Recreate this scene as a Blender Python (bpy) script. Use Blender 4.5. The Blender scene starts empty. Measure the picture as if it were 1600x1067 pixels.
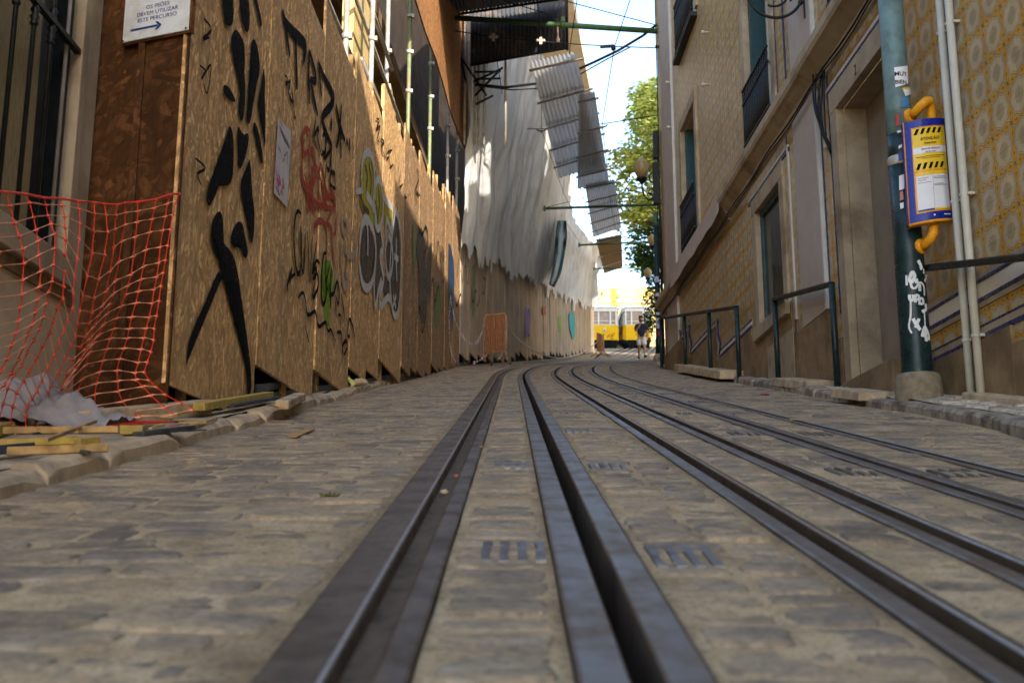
import bpy, bmesh, math, random
from mathutils import Vector, noise, Matrix
R = math.radians
S = bpy.context.scene
random.seed(7)
# ------------------------------------------------------------------ camera
F = 1757.0; PITCH = R(11.65); SL = math.tan(R(11.18)); CH = 0.45
cd = bpy.data.cameras.new('Camera'); cam = bpy.data.objects.new('Camera', cd)
S.collection.objects.link(cam); S.camera = cam
cam.location = (0, 0, CH); cam.rotation_euler = (math.pi/2 + PITCH, 0, 0)
cd.sensor_width = 36; cd.lens = 36*F/1600; cd.clip_end = 1500; cd.clip_start = 0.05
cd.dof.use_dof = True; cd.dof.focus_distance = 9.5; cd.dof.aperture_fstop = 4.0
S.render.resolution_x = 1024; S.render.resolution_y = 682
# ------------------------------------------------------------------ sky, sun, exposure
SUN_EL, SUN_AZ = 20.0, 21.0           # sun behind the camera, SUN_AZ degrees towards the right
W = bpy.data.worlds.new('World'); S.world = W; W.use_nodes = True
wn = W.node_tree.nodes; wl = W.node_tree.links
bg = wn['Background']; sky = wn.new('ShaderNodeTexSky'); sky.sky_type = 'NISHITA'
sky.sun_disc = False; sky.sun_elevation = R(SUN_EL); sky.sun_rotation = R(180-SUN_AZ)
sky.air_density = 1.0; sky.dust_density = 0.9; sky.ozone_density = 1.0
wl.new(sky.outputs[0], bg.inputs[0]); bg.inputs[1].default_value = 0.15
sd = bpy.data.lights.new('Sun', 'SUN'); sd.energy = 2.2; sd.angle = R(0.5); sd.color = (1, .93, .82)
sun = bpy.data.objects.new('Sun', sd); S.collection.objects.link(sun)
sdir = Vector((math.sin(R(SUN_AZ))*math.cos(R(SUN_EL)), -math.cos(R(SUN_AZ))*math.cos(R(SUN_EL)), math.sin(R(SUN_EL))))
sun.rotation_euler = sdir.to_track_quat('Z', 'Y').to_euler()
S.view_settings.view_transform = 'Standard'; S.view_settings.look = 'None'
S.view_settings.exposure = 2.25; S.view_settings.gamma = 1

# ------------------------------------------------------------------ helpers
def ray(u, v):
    a = (u-800)/F; b = (533.5-v)/F
    return Vector((a, math.cos(PITCH)-math.sin(PITCH)*b, math.sin(PITCH)+math.cos(PITCH)*b))
CO = Vector((0, 0, CH))
def aty(u, v, y):
    r = ray(u, v); return CO + r*(y/r.y)
def onplane(u, v, x0, y0, hd, off=0.0):          # vertical plane through x0,y0 with heading hd
    h = R(hd); n = Vector((math.cos(h), -math.sin(h), 0))
    r = ray(u, v); t = (n.dot(Vector((x0, y0, 0)))+off)/n.dot(r); return CO + r*t
def sstep(a, b, x):
    t = max(0, min(1, (x-a)/(b-a))); return t*t*(3-2*t)
def curve_x(y):                                   # sideways bend of the street
    if y < 17: return 0.0
    if y < 27: return .15*(y-17)**2/20
    return .75 + .15*(y-27)
def G(y):                                         # road height
    return SL*y + .10*sstep(14, 26, y) + (.019*(y-48) if y > 48 else 0)
def nz(x, y=0, z=0): return noise.noise(Vector((x, y, z)))

class MB:
    def __init__(s): s.v = []; s.f = []; s.m = []; s.sm = []; s.mi = 0; s.smooth = False
    def add(s, vs, fs):
        n = len(s.v); s.v += [tuple(p) for p in vs]
        for f in fs: s.f.append(tuple(i+n for i in f)); s.m.append(s.mi); s.sm.append(s.smooth)
        return s
    def quad(s, *p): return s.add(p, [tuple(range(len(p)))])
    def box(s, x0, x1, y0, y1, z0, z1):
        return s.hexa([(x0,y0,z0),(x1,y0,z0),(x1,y1,z0),(x0,y1,z0)], [(x0,y0,z1),(x1,y0,z1),(x1,y1,z1),(x0,y1,z1)])
    def hexa(s, b, t):
        n = len(b); fs = [tuple(range(n-1,-1,-1)), tuple(range(n, 2*n))]
        for i in range(n): j = (i+1) % n; fs.append((i, j, n+j, n+i))
        return s.add(list(b)+list(t), fs)
    def bar(s, a, b, w, h, up=(0,0,1)):           # rectangular bar along a-b
        a = Vector(a); b = Vector(b); d = (b-a).normalized(); u = Vector(up)
        x = d.cross(u); x = x.normalized() if x.length > 1e-5 else Vector((1,0,0)); y = x.cross(d).normalized()
        c = [x*w/2+y*h/2, -x*w/2+y*h/2, -x*w/2-y*h/2, x*w/2-y*h/2]
        return s.hexa([a+q for q in c], [b+q for q in c])
    def tube(s, pts, r, n=8, cap=True):
        pts = [Vector(p) for p in pts]; rs = r if isinstance(r, (list, tuple)) else [r]*len(pts)
        sm = s.smooth; s.smooth = True
        vs = []; prev = None
        for i, p in enumerate(pts):
            d = (pts[min(i+1, len(pts)-1)]-pts[max(i-1, 0)]).normalized()
            if prev is None:
                a = d.cross(Vector((0,0,1)));
                if a.length < 1e-3: a = d.cross(Vector((1,0,0)))
            else: a = prev - d*prev.dot(d)
            a.normalize(); prev = a; b = d.cross(a)
            vs += [p+(a*math.cos(2*math.pi*k/n)+b*math.sin(2*math.pi*k/n))*rs[i] for k in range(n)]
        fs = []
        for i in range(len(pts)-1):
            for k in range(n):
                l = (k+1) % n; fs.append((i*n+k, i*n+l, (i+1)*n+l, (i+1)*n+k))
        if cap: fs += [tuple(range(n-1,-1,-1)), tuple(range((len(pts)-1)*n, len(pts)*n))]
        s.add(vs, fs); s.smooth = sm; return s
    def lathe(s, c, prof, n=16, axis='z'):        # prof: (r, h)
        c = Vector(c); vs = []; sm = s.smooth; s.smooth = True
        for r, h in prof:
            for k in range(n):
                a = 2*math.pi*k/n; q = (r*math.cos(a), r*math.sin(a), h)
                if axis == 'y': q = (q[0], q[2], q[1])
                if axis == 'x': q = (q[2], q[0], q[1])
                vs.append(c+Vector(q))
        fs = []
        for i in range(len(prof)-1):
            for k in range(n):
                l = (k+1) % n; fs.append((i*n+k, i*n+l, (i+1)*n+l, (i+1)*n+k))
        fs += [tuple(range(n-1,-1,-1)), tuple(range((len(prof)-1)*n, len(prof)*n))]
        s.add(vs, fs); s.smooth = sm; return s
    def grid(s, rows, closed=False):
        n = len(rows[0]); vs = [p for r in rows for p in r]; fs = []
        for i in range(len(rows)-1):
            for k in range(n-1): fs.append((i*n+k, i*n+k+1, (i+1)*n+k+1, (i+1)*n+k))
        return s.add(vs, fs)
    def build(s, name, mats, parent=None, bevel=0, solid=0, recalc=True):
        me = bpy.data.meshes.new(name)
        org = Vector(parent.matrix_world.translation) if parent else Vector((0,0,0))
        if parent: org = Vector(parent['_o'])
        me.from_pydata([tuple(Vector(p)-org) for p in s.v], [], s.f)
        for m in (mats if isinstance(mats, (list, tuple)) else [mats]): me.materials.append(m)
        me.polygons.foreach_set('material_index', s.m); me.polygons.foreach_set('use_smooth', s.sm)
        if recalc:
            bm = bmesh.new(); bm.from_mesh(me); bmesh.ops.recalc_face_normals(bm, faces=bm.faces); bm.to_mesh(me); bm.free()
        o = bpy.data.objects.new(name, me); S.collection.objects.link(o)
        o['_o'] = tuple(org)
        if parent: o.parent = parent
        if bevel:
            b = o.modifiers.new('Bevel', 'BEVEL'); b.width = bevel; b.segments = 2; b.limit_method = 'ANGLE'; b.angle_limit = R(40)
        if solid:
            b = o.modifiers.new('Solidify', 'SOLIDIFY'); b.thickness = solid
        return o
def tag(o, label, cat, group=None):
    o['label'] = label; o['category'] = cat
    if group: o['group'] = group
    return o
def thing(name, label, cat, loc, group=None):
    o = bpy.data.objects.new(name, None); S.collection.objects.link(o); o.location = loc; o['_o'] = tuple(loc)
    o.empty_display_size = .1
    return tag(o, label, cat, group)
def solo(name, mb, m, label, cat, group=None, loc=None, **k):      # a thing that is one mesh, origin at loc
    if loc is None:
        n = len(mb.v); loc = (sum(p[0] for p in mb.v)/n, sum(p[1] for p in mb.v)/n, min(p[2] for p in mb.v))
    L = Vector(loc); mb.v = [tuple(Vector(p)-L) for p in mb.v]
    o = mb.build(name, m, **k); o.location = L; o['_o'] = tuple(loc)
    return tag(o, label, cat, group)
def struct(name, mb, m, kind='structure', **k):
    o = mb.build(name, m, **k); o['kind'] = kind; return o
def text_mb(body, size, origin, xd, yd, align='CENTER', lift=.003, bold=0, sx=1.0):
    """writing as flat mesh: returns MB laid on a surface at origin with axes xd, yd"""
    cu = bpy.data.curves.new('t', 'FONT'); cu.body = body; cu.size = size; cu.align_x = align; cu.offset = bold
    o = bpy.data.objects.new('t', cu); S.collection.objects.link(o)
    dg = bpy.context.evaluated_depsgraph_get(); me = o.evaluated_get(dg).to_mesh()
    xd = Vector(xd).normalized(); yd = Vector(yd).normalized(); nn = xd.cross(yd)
    m = MB(); m.add([Vector(origin)+xd*v.co.x*sx+yd*v.co.y+nn*lift for v in me.vertices], [tuple(p.vertices) for p in me.polygons])
    o.evaluated_get(dg).to_mesh_clear(); bpy.data.objects.remove(o); bpy.data.curves.remove(cu)
    return m
# ------------------------------------------------------------------ materials
class N:
    """tiny node builder"""
    def __init__(s, name, rough=.8, metal=0.0, spec=.25):
        s.m = bpy.data.materials.new(name); s.m.use_nodes = True; s.t = s.m.node_tree
        s.b = s.t.nodes['Principled BSDF']; s.b.inputs['Roughness'].default_value = rough
        s.b.inputs['Metallic'].default_value = metal; s.b.inputs['Specular IOR Level'].default_value = spec
        s._pos = None
    def n(s, t, **k):
        x = s.t.nodes.new('ShaderNode'+t)
        for a, b in k.items(): setattr(x, a, b)
        return x
    def L(s, a, b): s.t.links.new(a, b)
    def _in(s, sock, v):
        if hasattr(v, 'is_output') or isinstance(v, bpy.types.NodeSocket): s.L(v, sock)
        elif isinstance(v, (tuple, list)) and len(v) == 3 and sock.type == 'RGBA': sock.default_value = (*v, 1)
        else: sock.default_value = v
    def pos(s, scale=(1,1,1), rot=(0,0,0), src='pos'):
        if src == 'pos': o = s.n('NewGeometry').outputs['Position']
        else: o = s.n('TexCoord').outputs['Object']
        if scale == (1,1,1) and rot == (0,0,0): return o
        m = s.n('Mapping'); s.L(o, m.inputs[0]); m.inputs['Scale'].default_value = scale; m.inputs['Rotation'].default_value = rot
        return m.outputs[0]
    def math(s, op, a, b=None, c=None):
        x = s.n('Math', operation=op)
        for i, q in enumerate((a, b, c)):
            if q is not None: s._in(x.inputs[i], q)
        return x.outputs[0]
    def noise(s, vec, scale, detail=4, rough=.55, out='Fac', dist=0):
        x = s.n('TexNoise'); s.L(vec, x.inputs['Vector']); x.inputs['Scale'].default_value = scale
        x.inputs['Detail'].default_value = detail; x.inputs['Roughness'].default_value = rough; x.inputs['Distortion'].default_value = dist
        return x.outputs[out]
    def vor(s, vec, scale, feature='F1', out='Distance', rnd=1.0):
        x = s.n('TexVoronoi', feature=feature); s.L(vec, x.inputs['Vector']); x.inputs['Scale'].default_value = scale
        x.inputs['Randomness'].default_value = rnd
        return x.outputs[out] if isinstance(out, str) else [x.outputs[q] for q in out]
    def ramp(s, fac, stops, interp='LINEAR'):
        x = s.n('ValToRGB'); s._in(x.inputs[0], fac); e = x.color_ramp; e.interpolation = interp
        while len(e.elements) < len(stops): e.elements.new(.5)
        for q, (p, c) in zip(e.elements, stops):
            q.position = p; q.color = (*c, 1) if isinstance(c, (tuple, list)) else (c, c, c, 1)
        return x.outputs[0]
    def mix(s, fac, a, b, mode='MIX'):
        x = s.n('Mix', data_type='RGBA', blend_type=mode); s._in(x.inputs[0], fac); s._in(x.inputs[6], a); s._in(x.inputs[7], b)
        return x.outputs[2]
    def xyz(s, vec):
        x = s.n('SeparateXYZ'); s.L(vec, x.inputs[0]); return x.outputs
    def comb(s, x, y, z=0.0):
        c = s.n('CombineXYZ'); s._in(c.inputs[0], x); s._in(c.inputs[1], y); s._in(c.inputs[2], z); return c.outputs[0]
    def island(s): return s.n('NewGeometry').outputs['Random Per Island']
    def color(s, c): s._in(s.b.inputs['Base Color'], c); return s
    def rough(s, c): s._in(s.b.inputs['Roughness'], c); return s
    def bump(s, h, strength=.4, dist=.01):
        x = s.n('Bump'); s._in(x.inputs['Height'], h); x.inputs['Strength'].default_value = strength; x.inputs['Distance'].default_value = dist
        s.L(x.outputs[0], s.b.inputs['Normal']); return s
def plain(name, c, rough=.7, metal=0, var=.25, scale=6, bump=.15, src='pos', dirt=None, dscale=1.5):
    """base colour with worn variation, dirt patches and a fine bump"""
    k = N(name, rough, metal); p = k.pos(src=src)
    a = k.noise(p, scale, 6, .6); lo = tuple(x*(1-var) for x in c); hi = tuple(min(1, x*(1+var)) for x in c)
    col = k.ramp(a, [(.3, lo), (.7, hi)])
    if dirt: col = k.mix(k.ramp(k.noise(p, dscale, 5, .65), [(.48, 0), (.68, 1)]), col, dirt)
    k.color(col)
    k.rough(k.ramp(k.noise(p, scale*2.3, 3), [(.3, max(0, rough-.12)), (.7, min(1, rough+.1))]))
    if bump: k.bump(k.noise(p, scale*9, 5, .7), bump, .01)
    return k.m
M = {}
def osb(name, tint, grey, scale=1.0):
    k = N(name, .8, 0, .1); x, y, z = k.xyz(k.pos())
    s0 = k.math('ADD', k.math('MULTIPLY', x, .9), y)          # runs along both the street side and the return
    wob = k.noise(k.pos(), 3, 2, .5)
    best = None; col = None; hgt = None
    for i, (ang, ln, wd) in enumerate(((.15, 7, 23), (-.40, 8, 27), (.95, 8.5, 25), (-1.0, 9, 30))):
        ca, sa = math.cos(ang), math.sin(ang)
        a = k.math('ADD', k.math('MULTIPLY', s0, ca*wd*scale), k.math('MULTIPLY', z, sa*wd*scale))
        b = k.math('ADD', k.math('MULTIPLY', s0, -sa*ln*scale), k.math('MULTIPLY', z, ca*ln*scale))
        vv = k.comb(k.math('ADD', a, k.math('MULTIPLY', wob, 2.0)), b, i*7.3)
        d, c = k.vor(vv, 1.0, 'F1', ('Distance', 'Color'))
        r = k.xyz(c); w = r[0] if i < 2 else k.math('MULTIPLY', r[0], .86)
        cc = k.ramp(r[1], [(0, tuple(q*.42 for q in tint)), (.3, tuple(q*.78 for q in tint)), (.7, tint), (1, tuple(min(1, q*1.45) for q in tint))])
        cc = k.mix(k.ramp(d, [(.38, 0), (.60, .7)]), cc, tuple(q*.4 for q in tint))
        hh = k.math('SUBTRACT', w, k.math('MULTIPLY', d, .6))
        if best is None: best, col, hgt = w, cc, hh
        else:
            g = k.math('GREATER_THAN', w, best); col = k.mix(g, col, cc); best = k.math('MAXIMUM', best, w)
            hgt = k.math('MAXIMUM', hgt, hh)
    p = k.pos()
    col = k.mix(k.ramp(k.noise(k.pos((1,1,.35)), 1.1, 5, .65), [(.45, 0), (.75, .6)]), col, grey)
    col = k.mix(k.ramp(k.noise(p, 60, 3), [(.35, .35), (.6, 0)]), col, tuple(q*.45 for q in tint))
    stv = k.noise(k.comb(k.math('MULTIPLY', s0, 75), k.math('MULTIPLY', z, 7), 0.0), 1.0, 4, .6)
    col = k.mix(1.0, col, k.ramp(stv, [(.3, .80), (.65, 1.14)]), 'MULTIPLY')
    dk = k.ramp(k.noise(k.pos((1,1,.22)), 1.7, 6, .7), [(.5, 0), (.72, .55)]); col = k.mix(dk, col, tuple(q*.38 for q in grey))
    var = k.ramp(k.island(), [(0, (.86,.84,.8)), (1, (1.08,1.05,1.0))]); col = k.mix(1.0, col, var, 'MULTIPLY')
    k.color(col); k.bump(hgt, .35, .006); return k.m
M['osb'] = osb('osb_board', (.80,.475,.215), (.55,.385,.22))
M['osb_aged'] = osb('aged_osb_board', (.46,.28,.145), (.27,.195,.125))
M['osb_dark'] = osb('osb_board_dark', (.125,.054,.020), (.052,.03,.018))  # much darker board tone for the end panel and its fittings
M['osb_red'] = osb('upper_board', (.44,.21,.085), (.30,.16,.08))
def weathered():
    k = N('weathered_board', .85); p = k.pos((1,1,.12)); q = k.pos()
    c = k.ramp(k.noise(p, 14, 6, .65), [(.25, (.19,.135,.085)), (.5, (.40,.295,.19)), (.75, (.56,.445,.31))])
    c = k.mix(1.0, c, k.ramp(k.island(), [(0, (.65,.62,.6)), (.3, (1.0,.88,.74)), (.6, (.86,.88,.9)), (1, (1.15,1.05,.92))]), 'MULTIPLY')
    c = k.mix(k.ramp(k.noise(q, 1.3, 5, .6), [(.52, 0), (.7, .6)]), c, (.14,.135,.13))
    k.color(c); k.bump(k.noise(p, 40, 4), .3, .01); return k.m
M['weathered'] = weathered()
def steel(name, base, rust, metal=.6, spec=.4):
    k = N(name, .4, metal, spec); p = k.pos(); st = k.pos((9, .8, 1))
    a = k.noise(st, 4, 5, .6); b = k.noise(p, 7, 5, .65)
    k.color(k.mix(k.ramp(b, [(.42, 0), (.66, 1)]), k.ramp(a, [(.3, tuple(q*.75 for q in base)), (.7, tuple(q*1.25 for q in base))]), rust))
    k.rough(k.math('ADD', k.ramp(a, [(.3, .36), (.7, .52)]), k.math('MULTIPLY', k.ramp(b, [(.45, 0), (.7, 1)]), .22)))
    k.bump(k.noise(st, 30, 4), .12, .004); return k.m
M['rail'] = steel('worn_rail_steel', (.135,.112,.095), (.12,.082,.055))
M['railbrown'] = steel('rusty_rail_steel', (.078,.053,.034), (.052,.034,.021), .15, .2)
M['polished'] = plain('polished_running_steel', (.23,.20,.175), .36, .7, .2, 14, .05)
M['groove'] = plain('dirty_groove', (.085,.062,.042), .8, .2, .5, 14, .5)
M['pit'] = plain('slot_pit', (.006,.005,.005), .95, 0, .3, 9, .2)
M['iron'] = steel('cast_iron', (.13,.12,.115), (.07,.052,.04))
def setts():
    k = N('basalt_setts', .62, 0, .35); p = k.pos(); r = k.island()
    c = k.ramp(r, [(0, (.10,.077,.054)), (.3, (.175,.132,.09)), (.55, (.13,.108,.087)), (.8, (.25,.188,.122)), (1, (.115,.085,.058))])
    c = k.mix(k.ramp(k.noise(p, 2.6, 8, .74), [(.42, 0), (.60, .86)]), c, (.40,.285,.165))
    c = k.mix(k.ramp(k.noise(p, 55, 5, .75), [(.40, .5), (.58, 0)]), c, (.06,.047,.036))
    c = k.mix(k.ramp(k.noise(k.pos((1,2.2,1)), 7, 4), [(.60, 0), (.70, .45)]), c, (.36,.30,.23))
    k.color(c); k.rough(k.ramp(k.noise(p, 25, 4), [(.3, .5), (.7, .85)]))
    k.bump(k.math('ADD', k.noise(p, 30, 8, .75), k.math('MULTIPLY', k.noise(p, 220, 3, .6), .35)), .6, .010); return k.m
M['setts'] = setts()
def mortar():
    k = N('sandy_mortar', .92, 0, .2); p = k.pos()
    c = k.ramp(k.noise(p, 6, 6, .65), [(.3, (.22,.155,.09)), (.55, (.42,.305,.18)), (.75, (.52,.41,.27))])
    c = k.mix(k.ramp(k.noise(p, 90, 4, .7), [(.36, .7), (.5, 0)]), c, (.09,.07,.05))
    k.color(c); k.bump(k.noise(p, 60, 6, .75), .8, .01); return k.m
M['mortar'] = mortar()
def farroad():
    k = N('far_setts', .7, 0, .4); p = k.pos()
    d = k.vor(k.pos((5, 8, 1)), 1.0, 'DISTANCE_TO_EDGE'); c0 = k.vor(k.pos((5, 8, 1)), 1.0, 'F1', 'Color')
    c = k.ramp(k.xyz(c0)[0], [(0, (.10,.09,.08)), (1, (.24,.21,.17))])
    c = k.mix(k.ramp(d, [(.02, 1), (.10, 0)]), c, (.36,.30,.22))
    k.color(c); k.bump(k.ramp(d, [(0, 0), (.25, 1)]), .7, .02); return k.m
M['farroad'] = farroad()
M['pave'] = plain('pavement_dust', (.38,.29,.19), .9, 0, .3, 7, .6, dirt=(.17,.135,.10), dscale=2.2)
M['kerb'] = plain('kerb_stone', (.42,.31,.19), .85, 0, .3, 9, .5, dirt=(.18,.145,.105), dscale=3)
M['pavers'] = plain('pale_limestone_pavers', (.42,.355,.265), .75, 0, .3, 9, .5, dirt=(.24,.185,.125), dscale=4)
M['kerbdark'] = plain('worn_kerb_stone', (.27,.22,.165), .85, 0, .45, 9, .9, dirt=(.06,.045,.032), dscale=5)
M['stone'] = plain('limestone', (.33,.255,.165), .8, 0, .16, 5, .25, dirt=(.19,.135,.08), dscale=1.6)
M['plinth'] = plain('stained_plinth', (.22,.145,.075), .85, 0, .25, 4, .35, dirt=(.10,.06,.027), dscale=1.3)
M['plaster'] = plain('pink_grey_plaster', (.40,.325,.265), .85, 0, .08, 3, .12, dirt=(.36,.29,.225), dscale=.8)
M['white'] = plain('white_paint_trim', (.46,.43,.39), .6, 0, .1, 6, .1)
M['blueline'] = plain('dark_blue_tile', (.025,.03,.085), .3, 0, .3, 9, .05)
M['black'] = plain('black_ironwork', (.013,.015,.016), .42, .2, .4, 12, .2)
M['polegreen'] = plain('dark_green_paint', (.010,.024,.025), .33, 0, .4, 7, .1)
M['polegrey'] = plain('blue_grey_paint', (.125,.20,.205), .45, 0, .13, 9, .12, dirt=(.08,.12,.12), dscale=5)
M['glass'] = plain('dark_glass', (.02,.027,.023), .09, 0, .3, 2, 0)
M['frame_white'] = plain('window_frame_paint', (.46,.43,.36), .5, 0, .1, 6, .1)
M['frame_green'] = plain('teal_window_paint', (.02,.055,.06), .45, 0, .2, 6, .1)
M['curtain'] = plain('pale_curtain', (.34,.31,.25), .9, 0, .15, 5, .2)
def tiles():
    k = N('patterned_wall_tiles', .28, 0, .5); x, y, z = k.xyz(k.pos()); T = .285
    fy = k.math('SUBTRACT', k.math('FRACT', k.math('DIVIDE', y, T)), .5); fz = k.math('SUBTRACT', k.math('FRACT', k.math('DIVIDE', z, T)), .5)
    ay = k.math('ABSOLUTE', fy); az = k.math('ABSOLUTE', fz)
    ey = k.math('SUBTRACT', .5, ay); ez = k.math('SUBTRACT', .5, az)
    def wid(t): return k.math('ADD', .022, k.math('MULTIPLY', .10, k.math('POWER', k.math('ABSOLUTE', k.math('SINE', k.math('MULTIPLY', t, 6.2832))), 1.3)))
    wy = k.math('SUBTRACT', ey, wid(az)); wz = k.math('SUBTRACT', ez, wid(ay))     # <0 inside yellow band
    bd = k.math('MINIMUM', wy, wz)
    def dia(e, t): return k.math('ADD', k.math('DIVIDE', e, .034), k.math('DIVIDE', k.math('ABSOLUTE', k.math('SUBTRACT', t, .25)), .07))
    rd = k.math('MINIMUM', dia(ey, az), dia(ez, ay))
    node = k.math('ADD', ey, ez)
    cream = k.ramp(k.noise(k.pos(), 5, 4), [(.3, (.38,.295,.17)), (.7, (.46,.365,.22))])
    r2 = k.math('ADD', k.math('MULTIPLY', fy, fy), k.math('MULTIPLY', fz, fz))
    mot = k.math('MULTIPLY', k.math('SINE', k.math('MULTIPLY', fy, 50)), k.math('SINE', k.math('MULTIPLY', fz, 50)))
    mk = k.math('MULTIPLY', k.math('GREATER_THAN', k.math('ABSOLUTE', mot), .42), k.math('LESS_THAN', r2, .045))
    c = k.mix(k.math('MULTIPLY', mk, .9), cream, (.13,.11,.05))
    ol = k.math('LESS_THAN', k.math('ABSOLUTE', k.math('SUBTRACT', bd, .055)), .011)
    c = k.mix(k.math('MULTIPLY', ol, .75), c, (.15,.115,.10))
    ol2 = k.math('LESS_THAN', k.math('ABSOLUTE', bd), .010); c = k.mix(k.math('LESS_THAN', bd, 0), c, (.47,.235,.012)); c = k.mix(k.math('MULTIPLY', ol2, .8), c, (.11,.065,.02))
    c = k.mix(k.math('LESS_THAN', rd, 1.0), c, (.15,.045,.012))
    c = k.mix(k.math('LESS_THAN', node, .06), c, (.06,.055,.075))
    ty = k.math('ABSOLUTE', k.math('SUBTRACT', k.math('FRACT', k.math('DIVIDE', y, T/2)), .5)); tz = k.math('ABSOLUTE', k.math('SUBTRACT', k.math('FRACT', k.math('DIVIDE', z, T/2)), .5))
    g = k.math('GREATER_THAN', k.math('MAXIMUM', ty, tz), .484); c = k.mix(k.math('MULTIPLY', g, .55), c, (.16,.11,.06))
    # each tile a slightly different glaze
    cell = k.n('TexWhiteNoise'); k.L(k.comb(k.math('FLOOR', k.math('DIVIDE', y, T/2)), k.math('FLOOR', k.math('DIVIDE', z, T/2)), 0), cell.inputs[0])
    c = k.mix(1.0, c, k.ramp(cell.outputs[0], [(0, .88), (1, 1.06)]), 'MULTIPLY')
    c = k.mix(k.ramp(k.noise(k.pos(), 1.1, 5, .65), [(.5, 0), (.75, .5)]), c, (.20,.14,.08))
    k.color(c); k.bump(k.math('SUBTRACT', 1.0, g), .35, .004); return k.m
M['tiles'] = tiles()
M['sign'] = plain('enamel_white', (.66,.69,.72), .35, 0, .06, 5, .05, dirt=(.5,.5,.48), dscale=4)
M['signblue'] = plain('sign_blue', (.02,.05,.22), .4, 0, .1, 5, 0)
M['wood'] = plain('raw_timber', (.36,.225,.09), .8, 0, .4, 16, .4, dirt=(.22,.13,.05), dscale=6)
M['woodyellow'] = plain('yellow_painted_timber', (.40,.285,.06), .7, 0, .3, 16, .3, dirt=(.30,.19,.06), dscale=7)
M['darkbar'] = plain('blue_black_bar', (.03,.035,.045), .5, 0, .4, 12, .3, dirt=(.10,.09,.08), dscale=7)
M['cloth'] = plain('grey_cloth', (.27,.24,.23), .95, 0, .2, 6, .3)
def sack():
    k = N('burlap', .95); w = k.n('TexWave', bands_direction='Z'); k.L(k.pos(), w.inputs[0]); w.inputs['Scale'].default_value = 34; w.inputs['Distortion'].default_value = 2
    p = k.pos(); c = k.ramp(k.noise(k.pos((1,8,1)), 18, 5, .7), [(.3, (.17,.12,.055)), (.7, (.46,.34,.17))]); c = k.mix(.35, c, k.ramp(w.outputs['Fac'], [(0, (.08,.055,.025)), (1, (.33,.25,.13))]))
    k.color(c); k.bump(k.noise(p, 90, 4), .5, .01); return k.m
M['burlap'] = sack()
M['orange'] = plain('orange_plastic_net', (.62,.035,.015), .45, 0, .25, 14, 0)
M['orangepale'] = plain('orange_net_sky_gleam', (.80,.33,.19), .4, 0, .2, 14, 0)  # paler colour paints the sky gleam on the level strands
M['orange'].node_tree.nodes['Principled BSDF'].inputs['Subsurface Weight'].default_value = 0
M['galv'] = plain('galvanised_tube', (.40,.375,.33), .5, .3, .25, 9, .15, dirt=(.26,.21,.15), dscale=5)
M['galvgreen'] = plain('old_green_tube', (.17,.21,.10), .5, .2, .25, 9, .15, dirt=(.22,.17,.09), dscale=5)
M['bargreen'] = plain('green_span_bar', (.055,.11,.045), .45, .1, .25, 9, .15)
M['wire'] = plain('black_wire', (.012,.012,.013), .5, .2, .2, 9, 0)
M['porcelain'] = plain('insulator', (.45,.36,.30), .35, 0, .2, 9, 0)
def corr(name, c1, c2, trans=0):
    k = N(name, .6, 0); p = k.pos()
    k.color(k.mix(k.ramp(k.noise(p, 2.2, 5, .65), [(.55, 0), (.78, .6)]), k.ramp(k.island(), [(0, c1), (1, c2)]), (.30,.21,.13))); k.bump(k.noise(p, 40, 3), .15, .01)
    if trans:
        tr = k.n('BsdfTranslucent'); tr.inputs[0].default_value = (*c2, 1); mx = k.n('MixShader'); mx.inputs[0].default_value = trans
        k.L(k.b.outputs[0], mx.inputs[1]); k.L(tr.outputs[0], mx.inputs[2]); k.L(mx.outputs[0], k.t.nodes['Material Output'].inputs[0])
    return k.m
M['corr'] = corr('corrugated_sheet', (.52,.52,.51), (.68,.68,.67), .28)
M['corrdark'] = corr('backlit_corrugated_sheet', (.035,.036,.042), (.05,.052,.06))  # dark tone paints the backlit look of the screen sheets
def netting():
    k = N('debris_netting', .9, 0, .2); p = k.pos(); q = k.pos((1,1,.22))
    c = k.ramp(k.noise(q, 2.2, 6, .65), [(.28, (.60,.58,.54)), (.5, (.78,.765,.735)), (.75, (.89,.88,.86))])
    c = k.mix(k.ramp(k.noise(p, .7, 5, .65), [(.52, 0), (.72, .55)]), c, (.36,.31,.25))
    k.color(c); k.bump(k.math('ADD', k.noise(q, 7, 7, .7, dist=1.2), k.math('MULTIPLY', k.noise(p, 26, 4), .3)), .55, .10)
    tr = k.n('BsdfTranslucent'); k.L(c, tr.inputs[0]); mx = k.n('MixShader'); mx.inputs[0].default_value = .3
    k.L(k.b.outputs[0], mx.inputs[1]); k.L(tr.outputs[0], mx.inputs[2]); k.L(mx.outputs[0], k.t.nodes['Material Output'].inputs[0]); return k.m
M['net'] = netting()
M['tarp'] = plain('teal_tarp', (.055,.105,.105), .55, 0, .2, 3, .2)
M['darkwall'] = plain('shade_dark_facade', (.042,.028,.018), .9, 0, .4, 2, .4)  # dark brown holds the shade inside the roofed scaffold
M['cream'] = plain('cream_render', (.62,.53,.40), .85, 0, .07, 2, .1, dirt=(.52,.42,.28), dscale=.8)
M['ochre'] = plain('ochre_column', (.52,.38,.16), .8, 0, .15, 3, .2)
M['yellowwall'] = plain('pale_yellow_wall', (.42,.36,.19), .85, 0, .1, 1, .2, dirt=(.50,.36,.08), dscale=.35)
M['graf_black'] = plain('black_spray_paint', (.010,.010,.010), .9, 0, .35, 20, 0)
M['graf_red'] = plain('red_spray_paint', (.36,.05,.025), .6, 0, .25, 20, 0)
M['graf_white'] = plain('silver_spray_paint', (.48,.45,.40), .5, 0, .2, 30, 0)
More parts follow.
